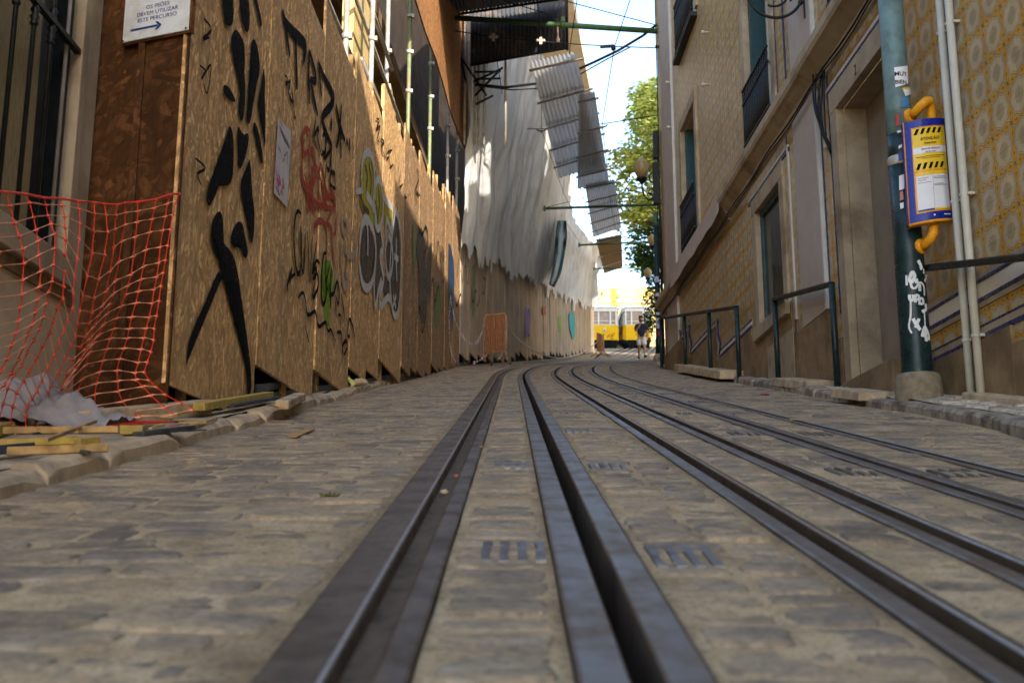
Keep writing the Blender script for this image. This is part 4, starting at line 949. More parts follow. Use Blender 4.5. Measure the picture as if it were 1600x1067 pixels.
# ---- orange safety net
cols = [[(280,303),(268,345),(259,400),(251,450),(244,505),(236,545),(228,585),(252,612),(300,640)],
        [(204,318),(202,356),(192,430),(181,470),(166,510),(151,545),(137,590),(126,632),(140,668)],
        [(154,318),(154,377),(138,460),(127,514),(112,554),(86,607),(72,640),(62,668),(70,684)],
        [(82,310),(89,340),(95,385),(91,442),(80,485),(63,532),(38,577),(15,620),(2,684)],
        [(0,299),(18,358),(27,410),(25,465),(18,514),(3,560),(-20,605),(-42,645),(-60,700)],
        [(-110,296),(-90,360),(-80,420),(-82,475),(-95,525),(-120,580),(-150,625),(-170,670),(-190,720)]]
dep = [5.98, 5.75, 5.45, 5.05, 4.6, 4.1]
def cat(a, b, c, d, s_): return .5*(2*b+(c-a)*s_+(2*a-5*b+4*c-d)*s_**2+(3*b-a-3*c+d)*s_**3)
def netpt(s_, q):                                  # s_ 0..5 across, q 0..1 down
    i = min(int(s_), 4); f = s_-i; k = min(int(q*8), 7); g = q*8-k; out = []
    C = [cols[max(0, min(5, i+j))] for j in (-1, 0, 1, 2)]
    for ax in (0, 1):
        r = [cat(*[c[max(0, min(8, k+j))][ax] for j in (-1, 0, 1, 2)], g) for c in C]; out.append(cat(*r, f))
    d = dep[i]+(dep[min(5, i+1)]-dep[i])*f
    wob = nz(s_*1.7, q*4)
    d += .10*math.sin(q*3.1)*math.sin(s_*1.9)-.16*sstep(.8, 1, q)+.05*wob
    p = aty(out[0]+4*nz(s_*3, q*9, 5), out[1]+5*nz(s_*2.3+4, q*7), d)
    p.z = max(p.z, G(p.y)+.085); return p
NC, NR = 16, 20
scol = [ (i/(NC-1))**1.12*5 for i in range(NC)]
mb = MB(); mb.smooth = False
grid = [[netpt(s_, (r/(NR-1))) for s_ in scol] for r in range(NR)]
for r in range(NR):                                # vertical drift of every second column gives the stretched mesh
    for c in range(NC):
        grid[r][c] = grid[r][c]+Vector((.006*nz(r*1.3, c), 0, .008*nz(c*2.1, r*1.7)))
def ribbon(mb, a, b, w, nrm, tw=0.0, n=3):
    a = Vector(a); b = Vector(b); vs = []
    for i in range(n+1):
        f = i/n; p = a.lerp(b, f); d = (b-a).normalized(); s_ = d.cross(nrm).normalized()
        rot = Matrix.Rotation(tw+.5*math.sin(f*3.1), 3, d); s_ = rot@s_; k = w*(1-.45*math.sin(math.pi*f))
        vs += [p+s_*k/2, p-s_*k/2]
    mb.add(vs, [(2*i, 2*i+1, 2*i+3, 2*i+2) for i in range(n)])
nv = Vector((.35, -.9, .1))
for r in range(NR):
    for c in range(NC):
        p = grid[r][c]
        if c < NC-1:
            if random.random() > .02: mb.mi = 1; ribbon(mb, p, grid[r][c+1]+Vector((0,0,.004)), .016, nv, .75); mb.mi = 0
        if r < NR-1 and random.random() > .015: ribbon(mb, p, grid[r+1][c], .0075, nv, .1)
        s_ = .0105; mb.add([p+Vector((-s_, 0, 0)), p+Vector((0,-.003,-s_*1.1)), p+Vector((s_, .003, 0)), p+Vector((0,-.003,s_*1.1))], [(0,1,2,3)])
mb.tube([grid[0][c]+Vector((0,-.004,0)) for c in range(NC)], .006, 6)
for k in range(10):                                 # loose strands lying at the foot
    a = aty(255+random.uniform(-10, 60), 650+random.uniform(-12, 16), 5.75); a.z = G(a.y)+.08; b = a+Vector((random.uniform(-.22, .05), random.uniform(-.5, .1), .01)); b.z = G(b.y)+.085; ribbon(mb, a, b, .012, Vector((0,0,1)), .3)
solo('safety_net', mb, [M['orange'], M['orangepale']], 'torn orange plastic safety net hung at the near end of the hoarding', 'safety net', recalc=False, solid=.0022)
# ---- rubbish on the left pavement
def gp(u, v, up=.075): r = ray(u, v); tt = (up-CH)/(r.z-SL*r.y); p = CO+r*tt; return p
def stick(a, b, w, h, m, label, cat, name, group=None, lift=0.0, bev=.003):
    A = gp(*a); B = gp(*b); A.z += lift+h/2; B.z += lift+h/2; mb = MB(); n = 4
    mb.bar(A, B, w, h); solo(name, mb, m, label, cat, group, bevel=bev)
PG = 'broken slats lying under the orange net'
stick((10,712), (168,706), .035, .03, M['wood'], 'brown slat at the bottom of the pile under the net, nearest the kerb', 'board', 'broken_board', PG)
stick((-30,700), (120,694), .04, .03, M['woodyellow'], 'yellow painted slat lying flat along the middle of the pile under the net', 'board', 'broken_board', PG)
stick((5,690), (185,688), .045, .028, M['wood'], 'long raw slat along the back of the pile under the net', 'board', 'broken_board', PG, .03)
stick((70,713), (148,678), .014, .014, M['wood'], 'thin pale stick leaning across the top of the slat pile', 'stick', 'thin_stick', None, .05, .002)
stick((120,704), (152,700), .03, .045, M['woodyellow'], 'short yellow block at the right end of the slat pile', 'block', 'timber_block')
stick((-20,684), (12,676), .06, .05, M['woodyellow'], 'yellow timber end at the far left edge of the picture', 'block', 'timber_block')
stick((-40,714), (48,706), .05, .035, M['darkbar'], 'blue black bar lying in front of the slat pile at the left edge', 'bar', 'dark_bar')
stick((215,682), (298,672), .055, .022, M['darkbar'], 'flat blue black bar lying between the net and the kerb', 'bar', 'dark_bar')
stick((190,680), (226,680), .07, .04, M['woodyellow'], 'chunk of yellow foam like timber touching the flat blue black bar', 'block', 'timber_block')
stick((300,668), (338,655), .018, .012, M['wood'], 'splinter of brown wood pointing up the pavement at the end of the flat bar', 'splinter', 'timber_splinter')
stick((310,650), (420,628), .07, .045, M['woodyellow'], 'thick mossy yellow plank lying against the foot of the hoarding', 'plank', 'timber_plank', None, .03)
stick((400,628), (474,610), .06, .055, M['darkbar'], 'dark grey square bar resting on top of the mossy plank', 'bar', 'dark_bar', None, .07)
stick((360,642), (434,628), .05, .022, M['darkbar'], 'thin bluish bar in front of the mossy plank', 'bar', 'dark_bar', None, .02)
stick((320,640), (392,622), .03, .03, M['darkbar'], 'slim dark bar behind the mossy plank', 'bar', 'dark_bar', None, .06)
stick((458,662), (486,652), .05, .010, M['wood'], 'flat brown wood chip lying on the setts beside the left kerb', 'wood chip', 'wood_chip', None, -.07)
stick((440,640), (468,626), .09, .06, M['kerb'], 'squared lump of stone beside the end of the thin bluish bar', 'stone', 'stone_lump', None, 0, .012)
random.seed(31)
for k in range(12):
    u, v = random.choice(((random.uniform(20, 200), random.uniform(690, 712)), (random.uniform(200, 330), random.uniform(655, 675)), (random.uniform(330, 470), random.uniform(628, 652))))
    a = random.uniform(-1, 1); stick((u, v), (u+random.uniform(14, 44), v-random.uniform(-5, 8)), random.uniform(.008, .02), random.uniform(.006, .014), random.choice((M['wood'], M['woodyellow'], M['darkbar'])), 'thin broken splinter scattered along the left pavement', 'splinter', 'loose_splinter', 'splinters scattered along the left pavement', random.choice((0, .01, .03)), .001)
def lump(p, r, m, label, cat, name, sq=(1,1,.6), seed=0, group=None):
    mb = MB(); mb.smooth = True; rows = []
    for i in range(7):
        a = math.pi*i/6; rows.append([Vector(p)+Vector((math.sin(a)*math.cos(b)*r*sq[0], math.sin(a)*math.sin(b)*r*sq[1], math.cos(a)*r*sq[2]+r*sq[2]*.8))*1+Vector((1,1,1))*r*.25*nz(math.sin(a)*math.cos(b)*2+seed, math.sin(a)*math.sin(b)*2, math.cos(a)*2) for b in [2*math.pi*k/10 for k in range(11)]])
    mb.grid(rows); return solo(name, mb, m, label, cat, group)
lump(gp(562, 602), .07, M['kerb'], 'grey brown stone in the gap under the fourth hoarding panel', 'stone', 'stone_lump', (1.3,1,.6), 2)
lump(gp(662, 578), .10, plain('brick', (.36,.15,.08), .85), 'reddish brick lying at the foot of the hoarding farther up', 'brick', 'brick_lump', (1.7,1,.5), 5)
lump(gp(752, 700, .0), .010, M['wood'], 'small ochre pebble in the groove of the leftmost rail, farther one', 'pebble', 'pebble', (1.3,1,.7), 6)
lump(gp(694, 772, -.02), .011, M['kerb'], 'small grey pebble in the groove of the leftmost rail, nearer one', 'pebble', 'pebble', (1.3,1,.8), 9)
lump(gp(713, 746, -.02), .009, plain('brick_crumb', (.30,.10,.05), .85), 'red brown crumb in the groove of the leftmost rail, between the two pebbles', 'pebble', 'pebble', (1.2,1,.8), 12)
# mossy weed and leaf
mb = MB()
pw = gp(515, 779, .0)
for k in range(26):
    a = random.random()*6.28; l = random.uniform(.01, .028); q = pw+Vector((random.uniform(-.025,.025), random.uniform(-.02,.02), .006)); d = Vector((math.cos(a)*l, math.sin(a)*l, l*.5)); s_ = Vector((-math.sin(a), math.cos(a), 0))*.004
    mb.add([q+s_, q-s_, q+d-s_*.4, q+d+s_*.4], [(0,1,2,3)])
solo('weed', mb, plain('weed_green', (.11,.12,.03), .8), 'tiny green weed growing between setts on the left', 'weed', recalc=False)
mb = MB(); a = gp(548, 605); mb.smooth = True
mb.grid([[a+Vector((.03*math.sin(i*.9)*(1-abs(j-1)*.2)+(j-1)*.028*math.sin(math.pi*(i+.3)/6), .01*(j-1)**2, .12*i/6)) for j in range(3)] for i in range(7)])
solo('plant_leaf', mb, plain('yellow_leaf', (.42,.40,.12), .6), 'pale yellow green leaf sprouting in the gap under the third hoarding panel', 'leaf', recalc=False)
# grey cloth heap
mb = MB(); mb.smooth = True; ce = gp(52, 668); rows = []
for i in range(49):
    row = []
    for j in range(41):
        X = (i/48-.5)*.85; Y = (j/40-.5)*.6; r2 = (X/.40)**2+(Y/.28)**2
        h = max(0, .24*math.exp(-r2*1.3)-.01)*(1-.35*(X > .05)*min(1, X/.25)); h += .05*nz(X*12, Y*12)*math.exp(-r2*.7)+.10*abs(nz(X*6+Y*8, 3))*math.exp(-r2*.7)+.05*abs(nz(X*15-Y*9, 8))*math.exp(-r2*.6)
        row.append((ce.x+X-.05, ce.y+Y+.1, G(ce.y+Y+.1)+.075+max(0, h)))
    rows.append(row)
mb.grid(rows); solo('cloth_heap', mb, M['cloth'], 'crumpled grey cloth heaped behind the orange net at the left edge', 'cloth')
# stone edging behind the net
mb = MB(); A = gp(120, 690); B = gp(330, 655); mb.bar(gp(120, 668)+Vector((0,0,.03)), gp(318, 645)+Vector((0,0,.03)), .12, .10); solo('stone_slab', mb, M['kerb'], 'stone edging slab at the foot of the net and the hoarding end', 'slab', bevel=.014)
# ---- scaffold behind the hoarding
def tubev(name, u0_, v0_, u1_, v1_, off, r, m, label, group, couplers=()):
    A = HP(u0_, v0_, off); B = HP(u1_, v1_, off); x, y = A.x, A.y; mid = (A+B)/2; y = mid.y; x = hx(y)+off
    t = thing(name, label, 'scaffold tube', (x, y, G(y)), group)
    mb = MB(); mb.tube([(x, y, G(y)), (x, y, max(A.z, B.z)+1.2)], r, 10); mb.build('tube', m, t)
    for cv in couplers:
        z = HP((u0_+u1_)/2, cv, off).z; mb = MB(); mb.tube([(x, y, z-.03), (x, y, z+.03)], r*1.55, 10); mb.box(x+r*.8, x+r*2.1, y-.03, y+.03, z-.028, z+.028); mb.build('coupler', M['galv'], t)
SG = 'upright scaffold tubes above the hoarding'
TU = [(543,0,540,60,-.22,'galv',(60,),'ochre scaffold upright nearest the camera, left of the cream board'), (586,0,577,95,-.22,'galv',(62,),'ochre scaffold upright just right of the cream board'),
      (610,20,600,145,-.34,'galv',(80,143),'ochre scaffold upright third from the camera, behind the hoarding edge'), (646,10,632,190,-.22,'galvgreen',(20,80,145),'greenish scaffold upright standing right of the short cross tube'),
      (676,95,668,255,-.22,'galvgreen',(95,150,203),'green scaffold upright beside the sloping plank edge'), (702,160,697,290,-.22,'galv',(195,245),'grey scaffold upright under the curved upper boarding'), (716,200,711,330,-.24,'galv',(235,280),'grey scaffold upright third from the far end of the hoarding'),
      (729,240,726,340,-.22,'galv',(290,),'grey scaffold upright second from the far end of the hoarding'), (737,255,733,350,-.3,'galv',(300,),'grey scaffold upright at the far end of the hoarding')]
for a in TU: tubev('scaffold_upright', *a[:5], .033, M[a[5]], a[7], SG, a[6])
y1_ = HP(553, 40, -.5).y; 
mb = MB(); A = HP(552, 50, -.45); B = HP(577, 50, -.45); mb.hexa([(hx(A.y)-.45, A.y, 4), (hx(B.y)-.45, B.y, 4), (hx(B.y)-.6, B.y, 4), (hx(A.y)-.6, A.y, 4)], [(hx(A.y)-.45, A.y, 9), (hx(B.y)-.45, B.y, 9), (hx(B.y)-.6, B.y, 9), (hx(A.y)-.6, A.y, 9)])
solo('cream_post', mb, M['ochre'], 'broad cream coloured post behind the scaffold above the hoarding', 'post')
mb = MB(); A = HP(613, 150, -.6); mb.box(hx(A.y)-.75, hx(A.y)-.6, A.y-.3, A.y+.55, 5, 8.4); solo('ochre_post', mb, M['ochre'], 'shaded ochre post deep behind the scaffold, right of the cream post', 'post')
mb = MB()
for z, a, b in ((7.35, 9, 23), (6.45, 9, 14)): mb.tube([hp(a, z, -.3), hp(b, z+.1, -.3)], .028, 8)
A = HP(605, 145, -.25); B = HP(640, 145, -.25); mb.tube([hp(13.0, 6.72, -.27), hp(15.2, 6.72, -.27)], .03, 8)
mb.tube([hp(12.5, 7.75, -.27), hp(15.5, 7.75, -.27)], .03, 8)
solo('scaffold_ledger', mb, M['galv'], 'level scaffold tubes joining the uprights above the hoarding', 'scaffold tube')
mb = MB()
for z, a, b, o_ in ((6.9, 13.0, 19.5, -.5), (7.9, 10, 22, -.75), (8.9, 12, 23, -.6)): mb.hexa([hp(a, z, o_), hp(b, z, o_), hp(b, z, o_-.5), hp(a, z, o_-.5)], [hp(a, z+.22, o_), hp(b, z+.22, o_), hp(b, z+.22, o_-.5), hp(a, z+.22, o_-.5)])
solo('scaffold_deck', mb, M['plinth'], 'dim brown scaffold deck boards behind the tubes', 'scaffold deck')
# upper boarding with a curved lower edge
mb = MB(); random.seed(11)
lowz = lambda y: onplane(0,0,0,0,0).z if 0 else 0
edge = [(640,-40),(650,0),(666,52),(682,93),(694,135),(704,173),(722,222),(741,266),(743,290)]
E3 = [HP(u, v, .02) for u, v in edge]
for i in range(len(E3)-1):
    a, b = E3[i], E3[i+1]; g = .006 if i % 2 else .0
    mb.hexa([a, b-Vector((0,g,0)), b-Vector((.03,g,0)), a-Vector((.03,0,0))], [Vector((a.x,a.y,10.2+.543*(a.y-16.5)+.6)), Vector((b.x,b.y-g,10.2+.543*(b.y-16.5)+.6)), Vector((b.x-.03,b.y-g,10.2+.543*(b.y-16.5)+.6)), Vector((a.x-.03,a.y,10.2+.543*(a.y-16.5)+.6))])
solo('upper_boarding', mb, M['osb_red'], 'red brown boarding with a sagging curved lower edge, high on the scaffold', 'boarding', bevel=.003)
# facade of the building under repair
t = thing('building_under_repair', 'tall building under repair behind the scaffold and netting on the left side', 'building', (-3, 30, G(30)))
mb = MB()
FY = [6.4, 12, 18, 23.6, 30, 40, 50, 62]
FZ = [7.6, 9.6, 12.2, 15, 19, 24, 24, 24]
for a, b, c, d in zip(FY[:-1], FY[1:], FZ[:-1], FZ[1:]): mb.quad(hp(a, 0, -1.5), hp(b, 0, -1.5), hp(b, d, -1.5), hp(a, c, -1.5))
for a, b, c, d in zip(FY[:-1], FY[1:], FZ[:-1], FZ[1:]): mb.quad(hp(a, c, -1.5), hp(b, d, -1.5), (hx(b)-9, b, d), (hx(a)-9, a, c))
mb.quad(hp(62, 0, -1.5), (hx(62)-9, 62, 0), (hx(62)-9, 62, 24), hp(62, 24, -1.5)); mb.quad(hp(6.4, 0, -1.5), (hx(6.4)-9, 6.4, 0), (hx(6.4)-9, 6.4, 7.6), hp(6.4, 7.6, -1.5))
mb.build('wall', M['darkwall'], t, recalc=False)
mb = MB()
a, b = 40.0, 62.0
prof = [(-1.5, 15.5), (-1.2, 15.5), (-1.2, 23.3), (.78, 23.9), (.78, 24.35), (-1.5, 24.6)]
mb.grid([[hp(y, z, o_) for o_, z in prof] for y in (40, 47, 54, 62.3)])
mb.quad(*[hp(62.3, z, o_) for o_, z in prof]); mb.build('eaves', M['cream'], t)
# ---- weathered hoarding farther up
t = thing('weathered_hoarding', 'long grey weathered hoarding of upright boards curving away under the white netting', 'hoarding', (0, 30, G(30)))
random.seed(5); y = 23.85; k = 0
while y < 62.5:
    w = random.uniform(.75, 1.25) if y < 45 else random.uniform(1.2, 2.0)
    zb = G(y)+.14+random.uniform(.03, .2); mb = MB(); h = 2.95+random.uniform(-.1, .12)
    d = random.uniform(-.02, .015)
    n = 3
    for j in range(n):
        a = y+w*j/n; b = y+w*(j+1)/n; f = [Vector(hp(a+.006, zb, d)), Vector(hp(b-.006, zb+.02, d)), Vector(hp(b-.006, G(y)+h+.03*j, d)), Vector(hp(a+.006, G(y)+h+.03*j, d))]; bb = [p-Vector((.025,0,0)) for p in f]
        mb.hexa([bb[0], bb[1], f[1], f[0]], [bb[3], bb[2], f[2], f[3]])
    mb.build('board', M['weathered'], t); y += w; k += 1
mb = MB(); mb.quad(hp(23.9, G(23.9)-.2, -.5), hp(62, G(62)-.2, -.5), hp(62, G(62)+1.2, -.5), hp(23.9, G(23.9)+1.2, -.5)); mb.build('dark_backing', M['pit'], t)  # near-black sheet stands in for the shade under the boards
for q, m, lb in (([(819,484),(822,479),(824,486),(827,480),(829,500),(828,527),(825,521),(823,529),(820,520)], 'graf_purple', 'purple spray patch on the grey boards'), ([(889,492),(892,487),(897,489),(899,502),(898,527),(895,531),(892,520),(890,512)], 'graf_teal', 'teal spray patch far along the grey boards'), ([(848,480),(853,478),(853,492),(848,492)], 'graf_red', 'small red spray patch on the grey boards'), ([(872,495),(877,492),(878,520),(873,518)], 'graf_green', 'small green spray streak on the grey boards')):
    mb = MB(); P = [onplane(u, v, -1.17, 23.6, 8.5, .03) for u, v in q]; mb.add(P, [tuple(range(len(P)))]); mb.build('graffiti', M[m], t, recalc=False)['label'] = lb
# ---- debris netting: hangs from the canopy edge to the hoarding top, in folds
t = thing('debris_netting', 'dirty white debris netting hanging in folds over the scaffold above the grey hoarding', 'netting', (0, 30, G(30)))
mb = MB(); mb.smooth = True; rows = []
NU, NV = 260, 60
for i in range(NU+1):
    y = 23.3+(62.2-23.3)*(i/NU)**1.25; row = []
    inn = .4+.65*sstep(23, 30, y)-.65*sstep(30, 46, y)
    zb = G(y)+2.75+.30*nz(y*.9, 2)-.55*abs(nz(y*1.9, 7))-.25*abs(nz(y*4.7, 3))-.5*max(0, nz(y*.8, 13)); ztop = G(y)+8.8-2.9*sstep(32, 48, y)
    for j in range(NV+1):
        f = j/NV; o_ = .10+(inn-.05)*f**1.6
        fold = .24*nz(y*1.1+f*1.2, f*1.3, 3)+.17*nz(y*3.0-f*1.5, f*2.2, 9)+.07*nz(y*8, f*4, 4)+.10*abs(nz(y*2+f*4, f*2.5, 14))
        o2 = o_+(fold+.05)*min(1, f*3+.25)*(1-.2*f)
        row.append(hp(y+.25*nz(y*.6, f*3, 8), zb+(ztop-zb)*f, max(o2, .05)))
    rows.append(row)
mb.grid(rows); mb.build('netting', M['net'], t, recalc=False)
# end flap that closes the near edge of the netting
mb = MB(); mb.smooth = True; rows = []
for i in range(13):
    f = i/12; row = []
    for j in range(25):
        g = j/24; o_ = .05+(1.0*g**1.6)*f; y = 24.2+.35*math.sin(f*7+g*4)*.4-.6*f*g+.12*nz(f*6, g*5)
        row.append(hp(y, G(24)+2.9+5.8*g, o_))
    rows.append(row)
mb.grid(rows); mb.build('netting_flap', M['net'], t, recalc=False)
# teal tarpaulin strip
mb = MB(); mb.smooth = True; L = [(871,345),(868,372),(866,400),(862,425),(858,445)]; Rr = [(885,345),(886,372),(882,400),(876,428),(866,449)]
rows = []
for (a, b), (c, d) in zip(smooth_pts(L, 4), smooth_pts(Rr, 4)):
    rows.append([onplane(a+(c-a)*k/6, b+(d-b)*k/6, -1.17+.7, 23.6, 8.5, .14*math.sin(k*1.05)+.1*nz(b*.05, k)) for k in range(7)])
mb.grid(rows); solo('teal_tarpaulin', mb, M['tarp'], 'twisted teal tarpaulin strip hanging over the white netting', 'tarpaulin', recalc=False, solid=.006)
# ---- corrugated canopies
def atz(u, v, h):                                  # point at height h above the plane through the lens parallel to the street
    r = ray(u, v); tt = h/(r.z-SL*r.y); return CO+r*tt
def canopy(label, c4_, h, nlen, ntube, m=None, group='corrugated canopies over the left pavement', sheets=3):
    TL, TR, BR, BLk = [atz(u, v, h) for u, v in c4_]        # near-left, near-right, far-right, far-left
    t = thing('corrugated_canopy', label, 'canopy', (TL+TR+BR+BLk)/4, group); L = (BR-TR).length
    P = lambda s_, q: (TL.lerp(TR, s_)).lerp(BLk.lerp(BR, s_), q)
    wid = (TR-TL).length; nr = max(8, int(wid/.09)); per = 4
    for k in range(sheets):
        mb = MB(); mb.smooth = True; q0_, q1_ = k/sheets, min(1, (k+1)/sheets+.02); rows = []
        for q in (q0_, (q0_+q1_)/2, q1_):
            rows.append([P(i/(nr*per), q)+Vector((0, 0, .026*math.sin(i/per*2*math.pi)+.012*(k % 2)+.03*nz(q*5, k))) for i in range(nr*per+1)])
        mb.grid(rows); mb.build('sheet', m or M['corr'], t, recalc=False)
    for k in range(ntube):
        q = (k+.15)/ntube; a = P(-.05, q); b = P(1.16, q); mb = MB(); mb.tube([a-Vector((0,0,.05)), b-Vector((0,0,.05))], .026, 8); mb.build('support_tube', M['galv'], t)
    return t
canopy('largest grey corrugated canopy strip, nearest of the row over the netting', [(829,97),(898,82),(945,257),(874,279)], 5.3, 0, 5, sheets=5)
canopy('narrow corrugated canopy strip projecting past the right edge of the largest one', [(905,148),(929,143),(951,284),(902,296)], 5.15, 0, 4, sheets=3)
canopy('dense corrugated canopy strip in the middle of the row', [(914,288),(960,280),(971,356),(927,371)], 5.05, 0, 5, sheets=3)
canopy('small brownish corrugated canopy strip at the far end of the row', [(931,374),(971,366),(973,418),(944,428)], 4.95, 0, 3, M['osb_red'] if 0 else corr('sunlit_corrugated_sheet', (.40,.27,.14), (.50,.36,.20)), sheets=2)  # orange-brown colour paints the sunlight on the far strip
# dark corrugated end screen and the canopy above it
t = thing('dark_screen', 'dark corrugated screen hanging across the scaffold at the top of the picture', 'screen', aty(800, 90, 20.5))
A = aty(735, 104, 23.0); B = aty(885, 77, 22.9); mb = MB(); mb.smooth = True; n = 92
rows = []
for z in (0, .5, 1):
    rows.append([A.lerp(B, i/n)+Vector((0, .02*math.sin(i*math.pi/2), z*2.2)) for i in range(n+1)])
mb.grid(rows); mb.build('sheet', M['corrdark'], t, recalc=False, solid=.004)
mb = MB(); mb.tube([A+Vector((0,-.05,0)), B+Vector((.03,-.05,.0))], .03, 8); A2 = aty(700, 25, 22.7); B2 = aty(884, -2, 22.6); mb.tube([A2, B2], .03, 8); mb.tube([B+Vector((.02,-.05,-.05)), B+Vector((.02,-.05,2.2))], .028, 8); mb.build('support_tube', M['wire'], t)
mb = MB(); mb.smooth = True; q = [aty(690, -30, 18.5), aty(862, -30, 18.2), B2+Vector((0,.02,.05)), A2+Vector((0,.02,.05))]
mb.grid([[q[0].lerp(q[1], i/120).lerp(q[3].lerp(q[2], i/120), f)+Vector((0,0,.016*math.sin(i*math.pi/2))) for i in range(121)] for f in (0, 1)]); mb.build('roof_sheet', M['corrdark'], t, recalc=False, solid=.004)
# dim scaffold clutter under the dark screen
t = thing('scaffold_bay', 'dim scaffold bay with braces under the dark screen, left of the netting', 'scaffold', aty(745, 140, 23))
mb = MB()
for u in (716, 727, 742, 748, 757, 790): p = aty(u, 60, 23.4); mb.tube([(p.x, p.y, 9.7), (p.x, p.y, 13)], .03, 8)
mb.build('upright', M['galv'], t)
mb = MB()
for (a, b), (c, d) in (((740,128),(783,108)), ((742,150),(785,106)), ((742,113),(782,112)), ((744,163),(770,150)), ((742,124),(782,123)), ((700,60),(760,150)), ((712,45),(728,130)), ((748,0),(762,100))): mb.tube([aty(a, b, 23.2), aty(c, d, 23.4)], .026, 8)
mb.build('brace', M['wire'], t)
# ================================================================== OVERHEAD LINES
def bar_across(label, a, b, r, y0, y1):
    A = aty(*a, y0); B = aty(*b, y1); t = thing('span_bar', label, 'span bar', (A+B)/2, 'green bars spanning the street')
    mb = MB(); mb.tube([A, B], r, 12); mb.build('bar', M['bargreen'], t)
    for P in (A, B): mb = MB(); mb.tube([P-Vector((0,0,r*2.2)), P+Vector((0,0,r*2.2))], r*.8, 8); mb.box(P.x-r, P.x+r, P.y-r*2, P.y+r*2, P.z-r*1.6, P.z+r*1.6); mb.build('end_bracket', M['bargreen'], t)
    return t, A, B
t, A, B = bar_across('thick green bar spanning the street near the top of the picture', (704,28), (1052,51), .058, 22, 22.2)
for f in (.5, .94): mb = MB(); p = A.lerp(B, f); mb.tube([p-Vector((.05,0,0)), p+Vector((.05,0,0))], .085, 10); mb.box(p.x-.03, p.x+.05, p.y-.05, p.y+.05, p.z+.04, p.z+.17); mb.build('clamp', M['bargreen'], t)
p = A.lerp(B, .48); mb = MB(); mb.tube([p, p-Vector((0,0,.28))], .02, 8); mb.lathe(p-Vector((0,0,.42)), [(.02,0),(.05,.02),(.03,.05),(.05,.08),(.03,.11),(.02,.15)], 10); mb.build('insulator', M['porcelain'], t)
mb = MB(); mb.tube([B+Vector((-.02,0,0)), B+Vector((0,0,-.12)), B+Vector((.03,0,-.27))], .03, 8); mb.build('clamp', M['bargreen'], t); mb = MB(); mb.tube([A+Vector((.02,0,0)), A+Vector((.03,0,-.2)), A+Vector((.02,0,-.3))], .03, 8)
mb.build('clamp', M['bargreen'], t)
bar_across('green bar with its right end on the tall lamp pole, second from the camera', (850,326), (1029,320), .045, 36, 36)
bar_across('thin green bar third from the camera, under the brownish end of the canopies', (905,383), (1014,378), .04, 45, 45)
bar_across('thin dark bar farthest up the street, just above the parked trams', (928,420), (1000,419), .035, 57, 57)
def wire(label, pts, r, name='overhead_wire', group='overhead wires', sag=0):
    P = [aty(u, v, y) for u, v, y in pts]
    if sag:
        Q = []
        for a, b in zip(P[:-1], P[1:]):
            for k in range(8): f = k/8; q = a.lerp(b, f); q.z -= sag*4*f*(1-f); Q.append(q)
        P = Q+[P[-1]]
    mb = MB(); mb.tube(P, r, 6); return solo(name, mb, M['wire'], label, 'wire', group)
for pts, lb in (([(766,-40,20),(771,58,22),(793,201,30),(852,300,38),(905,378,45)], 'contact wire farthest left, passing in front of the dark screen'), ([(836,-40,20),(845,64,22),(846,202,29),(880,300,38),(918,379,45)], 'contact wire second from the left, over the white netting'),
                ([(908,-40,20),(891,70,22),(880,200,28),(915,322,36),(940,381,45)], 'contact wire crossing the corrugated canopies'), ([(998,-40,20),(960,74,22),(941,194,26),(955,321,36),(965,380,45)], 'contact wire farthest right, against the sky')): wire(lb, pts, .009)
wire('cross wire carrying insulator clamps just below the thick green bar', [(706,48,22),(771,58,22),(845,65,22),(891,69,22),(960,73,22),(1046,76,22.2)], .011)
wire('cross wire with forked hangers halfway up the netting', [(743,198,30),(793,201,30),(846,202,29),(885,200,28),(941,194,26),(1042,178,24)], .012)
wire('thin stay wire running down to the right end of the green bar', [(800,0,21.5),(868,-2,21.5),(1034,42,22.1)], .010)
wire('thin stay wire meeting the green bar at its middle clamp', [(788,2,21),(872,27,22)], .010)
wire('thick black cable looping from the scaffold up to the green bar', [(742,132,23),(790,137,23),(838,131,23),(885,117,22.8),(925,99,22.6),(965,80,22.5),(1005,56,22.4),(1037,30,22.3)], .028)
wire('thinner cable looping just beneath the thick black one', [(742,134,23.1),(800,141,23.1),(850,138,23),(900,120,22.8),(950,92,22.6),(985,74,22.5)], .014)
wire('faint wire drooping across the top of the teal tarpaulin', [(850,325,36),(900,313,36),(945,300,36)], .010)
def hanger(label, u, v, y, w=.26):
    p = aty(u, v, y); mb = MB(); mb.tube([p+Vector((-w/2,0,.02)), p+Vector((-w/2+.04,0,-.03)), p+Vector((0,0,-.045)), p+Vector((w/2-.04,0,-.03)), p+Vector((w/2,0,.02))], .018, 6); mb.tube([p+Vector((-.03,0,-.04)), p+Vector((0,0,-.11)), p+Vector((.03,0,-.04))], .012, 6)
    solo('wire_hanger', mb, M['wire'], label, 'wire hanger', 'forked wire hangers')
for (u, v, y), lb in zip(((793,202,30), (846,203,29), (883,202,28), (941,196,26)), ('forked hanger on the leftmost contact wire', 'forked hanger in front of the pale netting', 'forked hanger in front of the corrugated canopy', 'forked hanger nearest the tree')): hanger(lb, u, v, y)
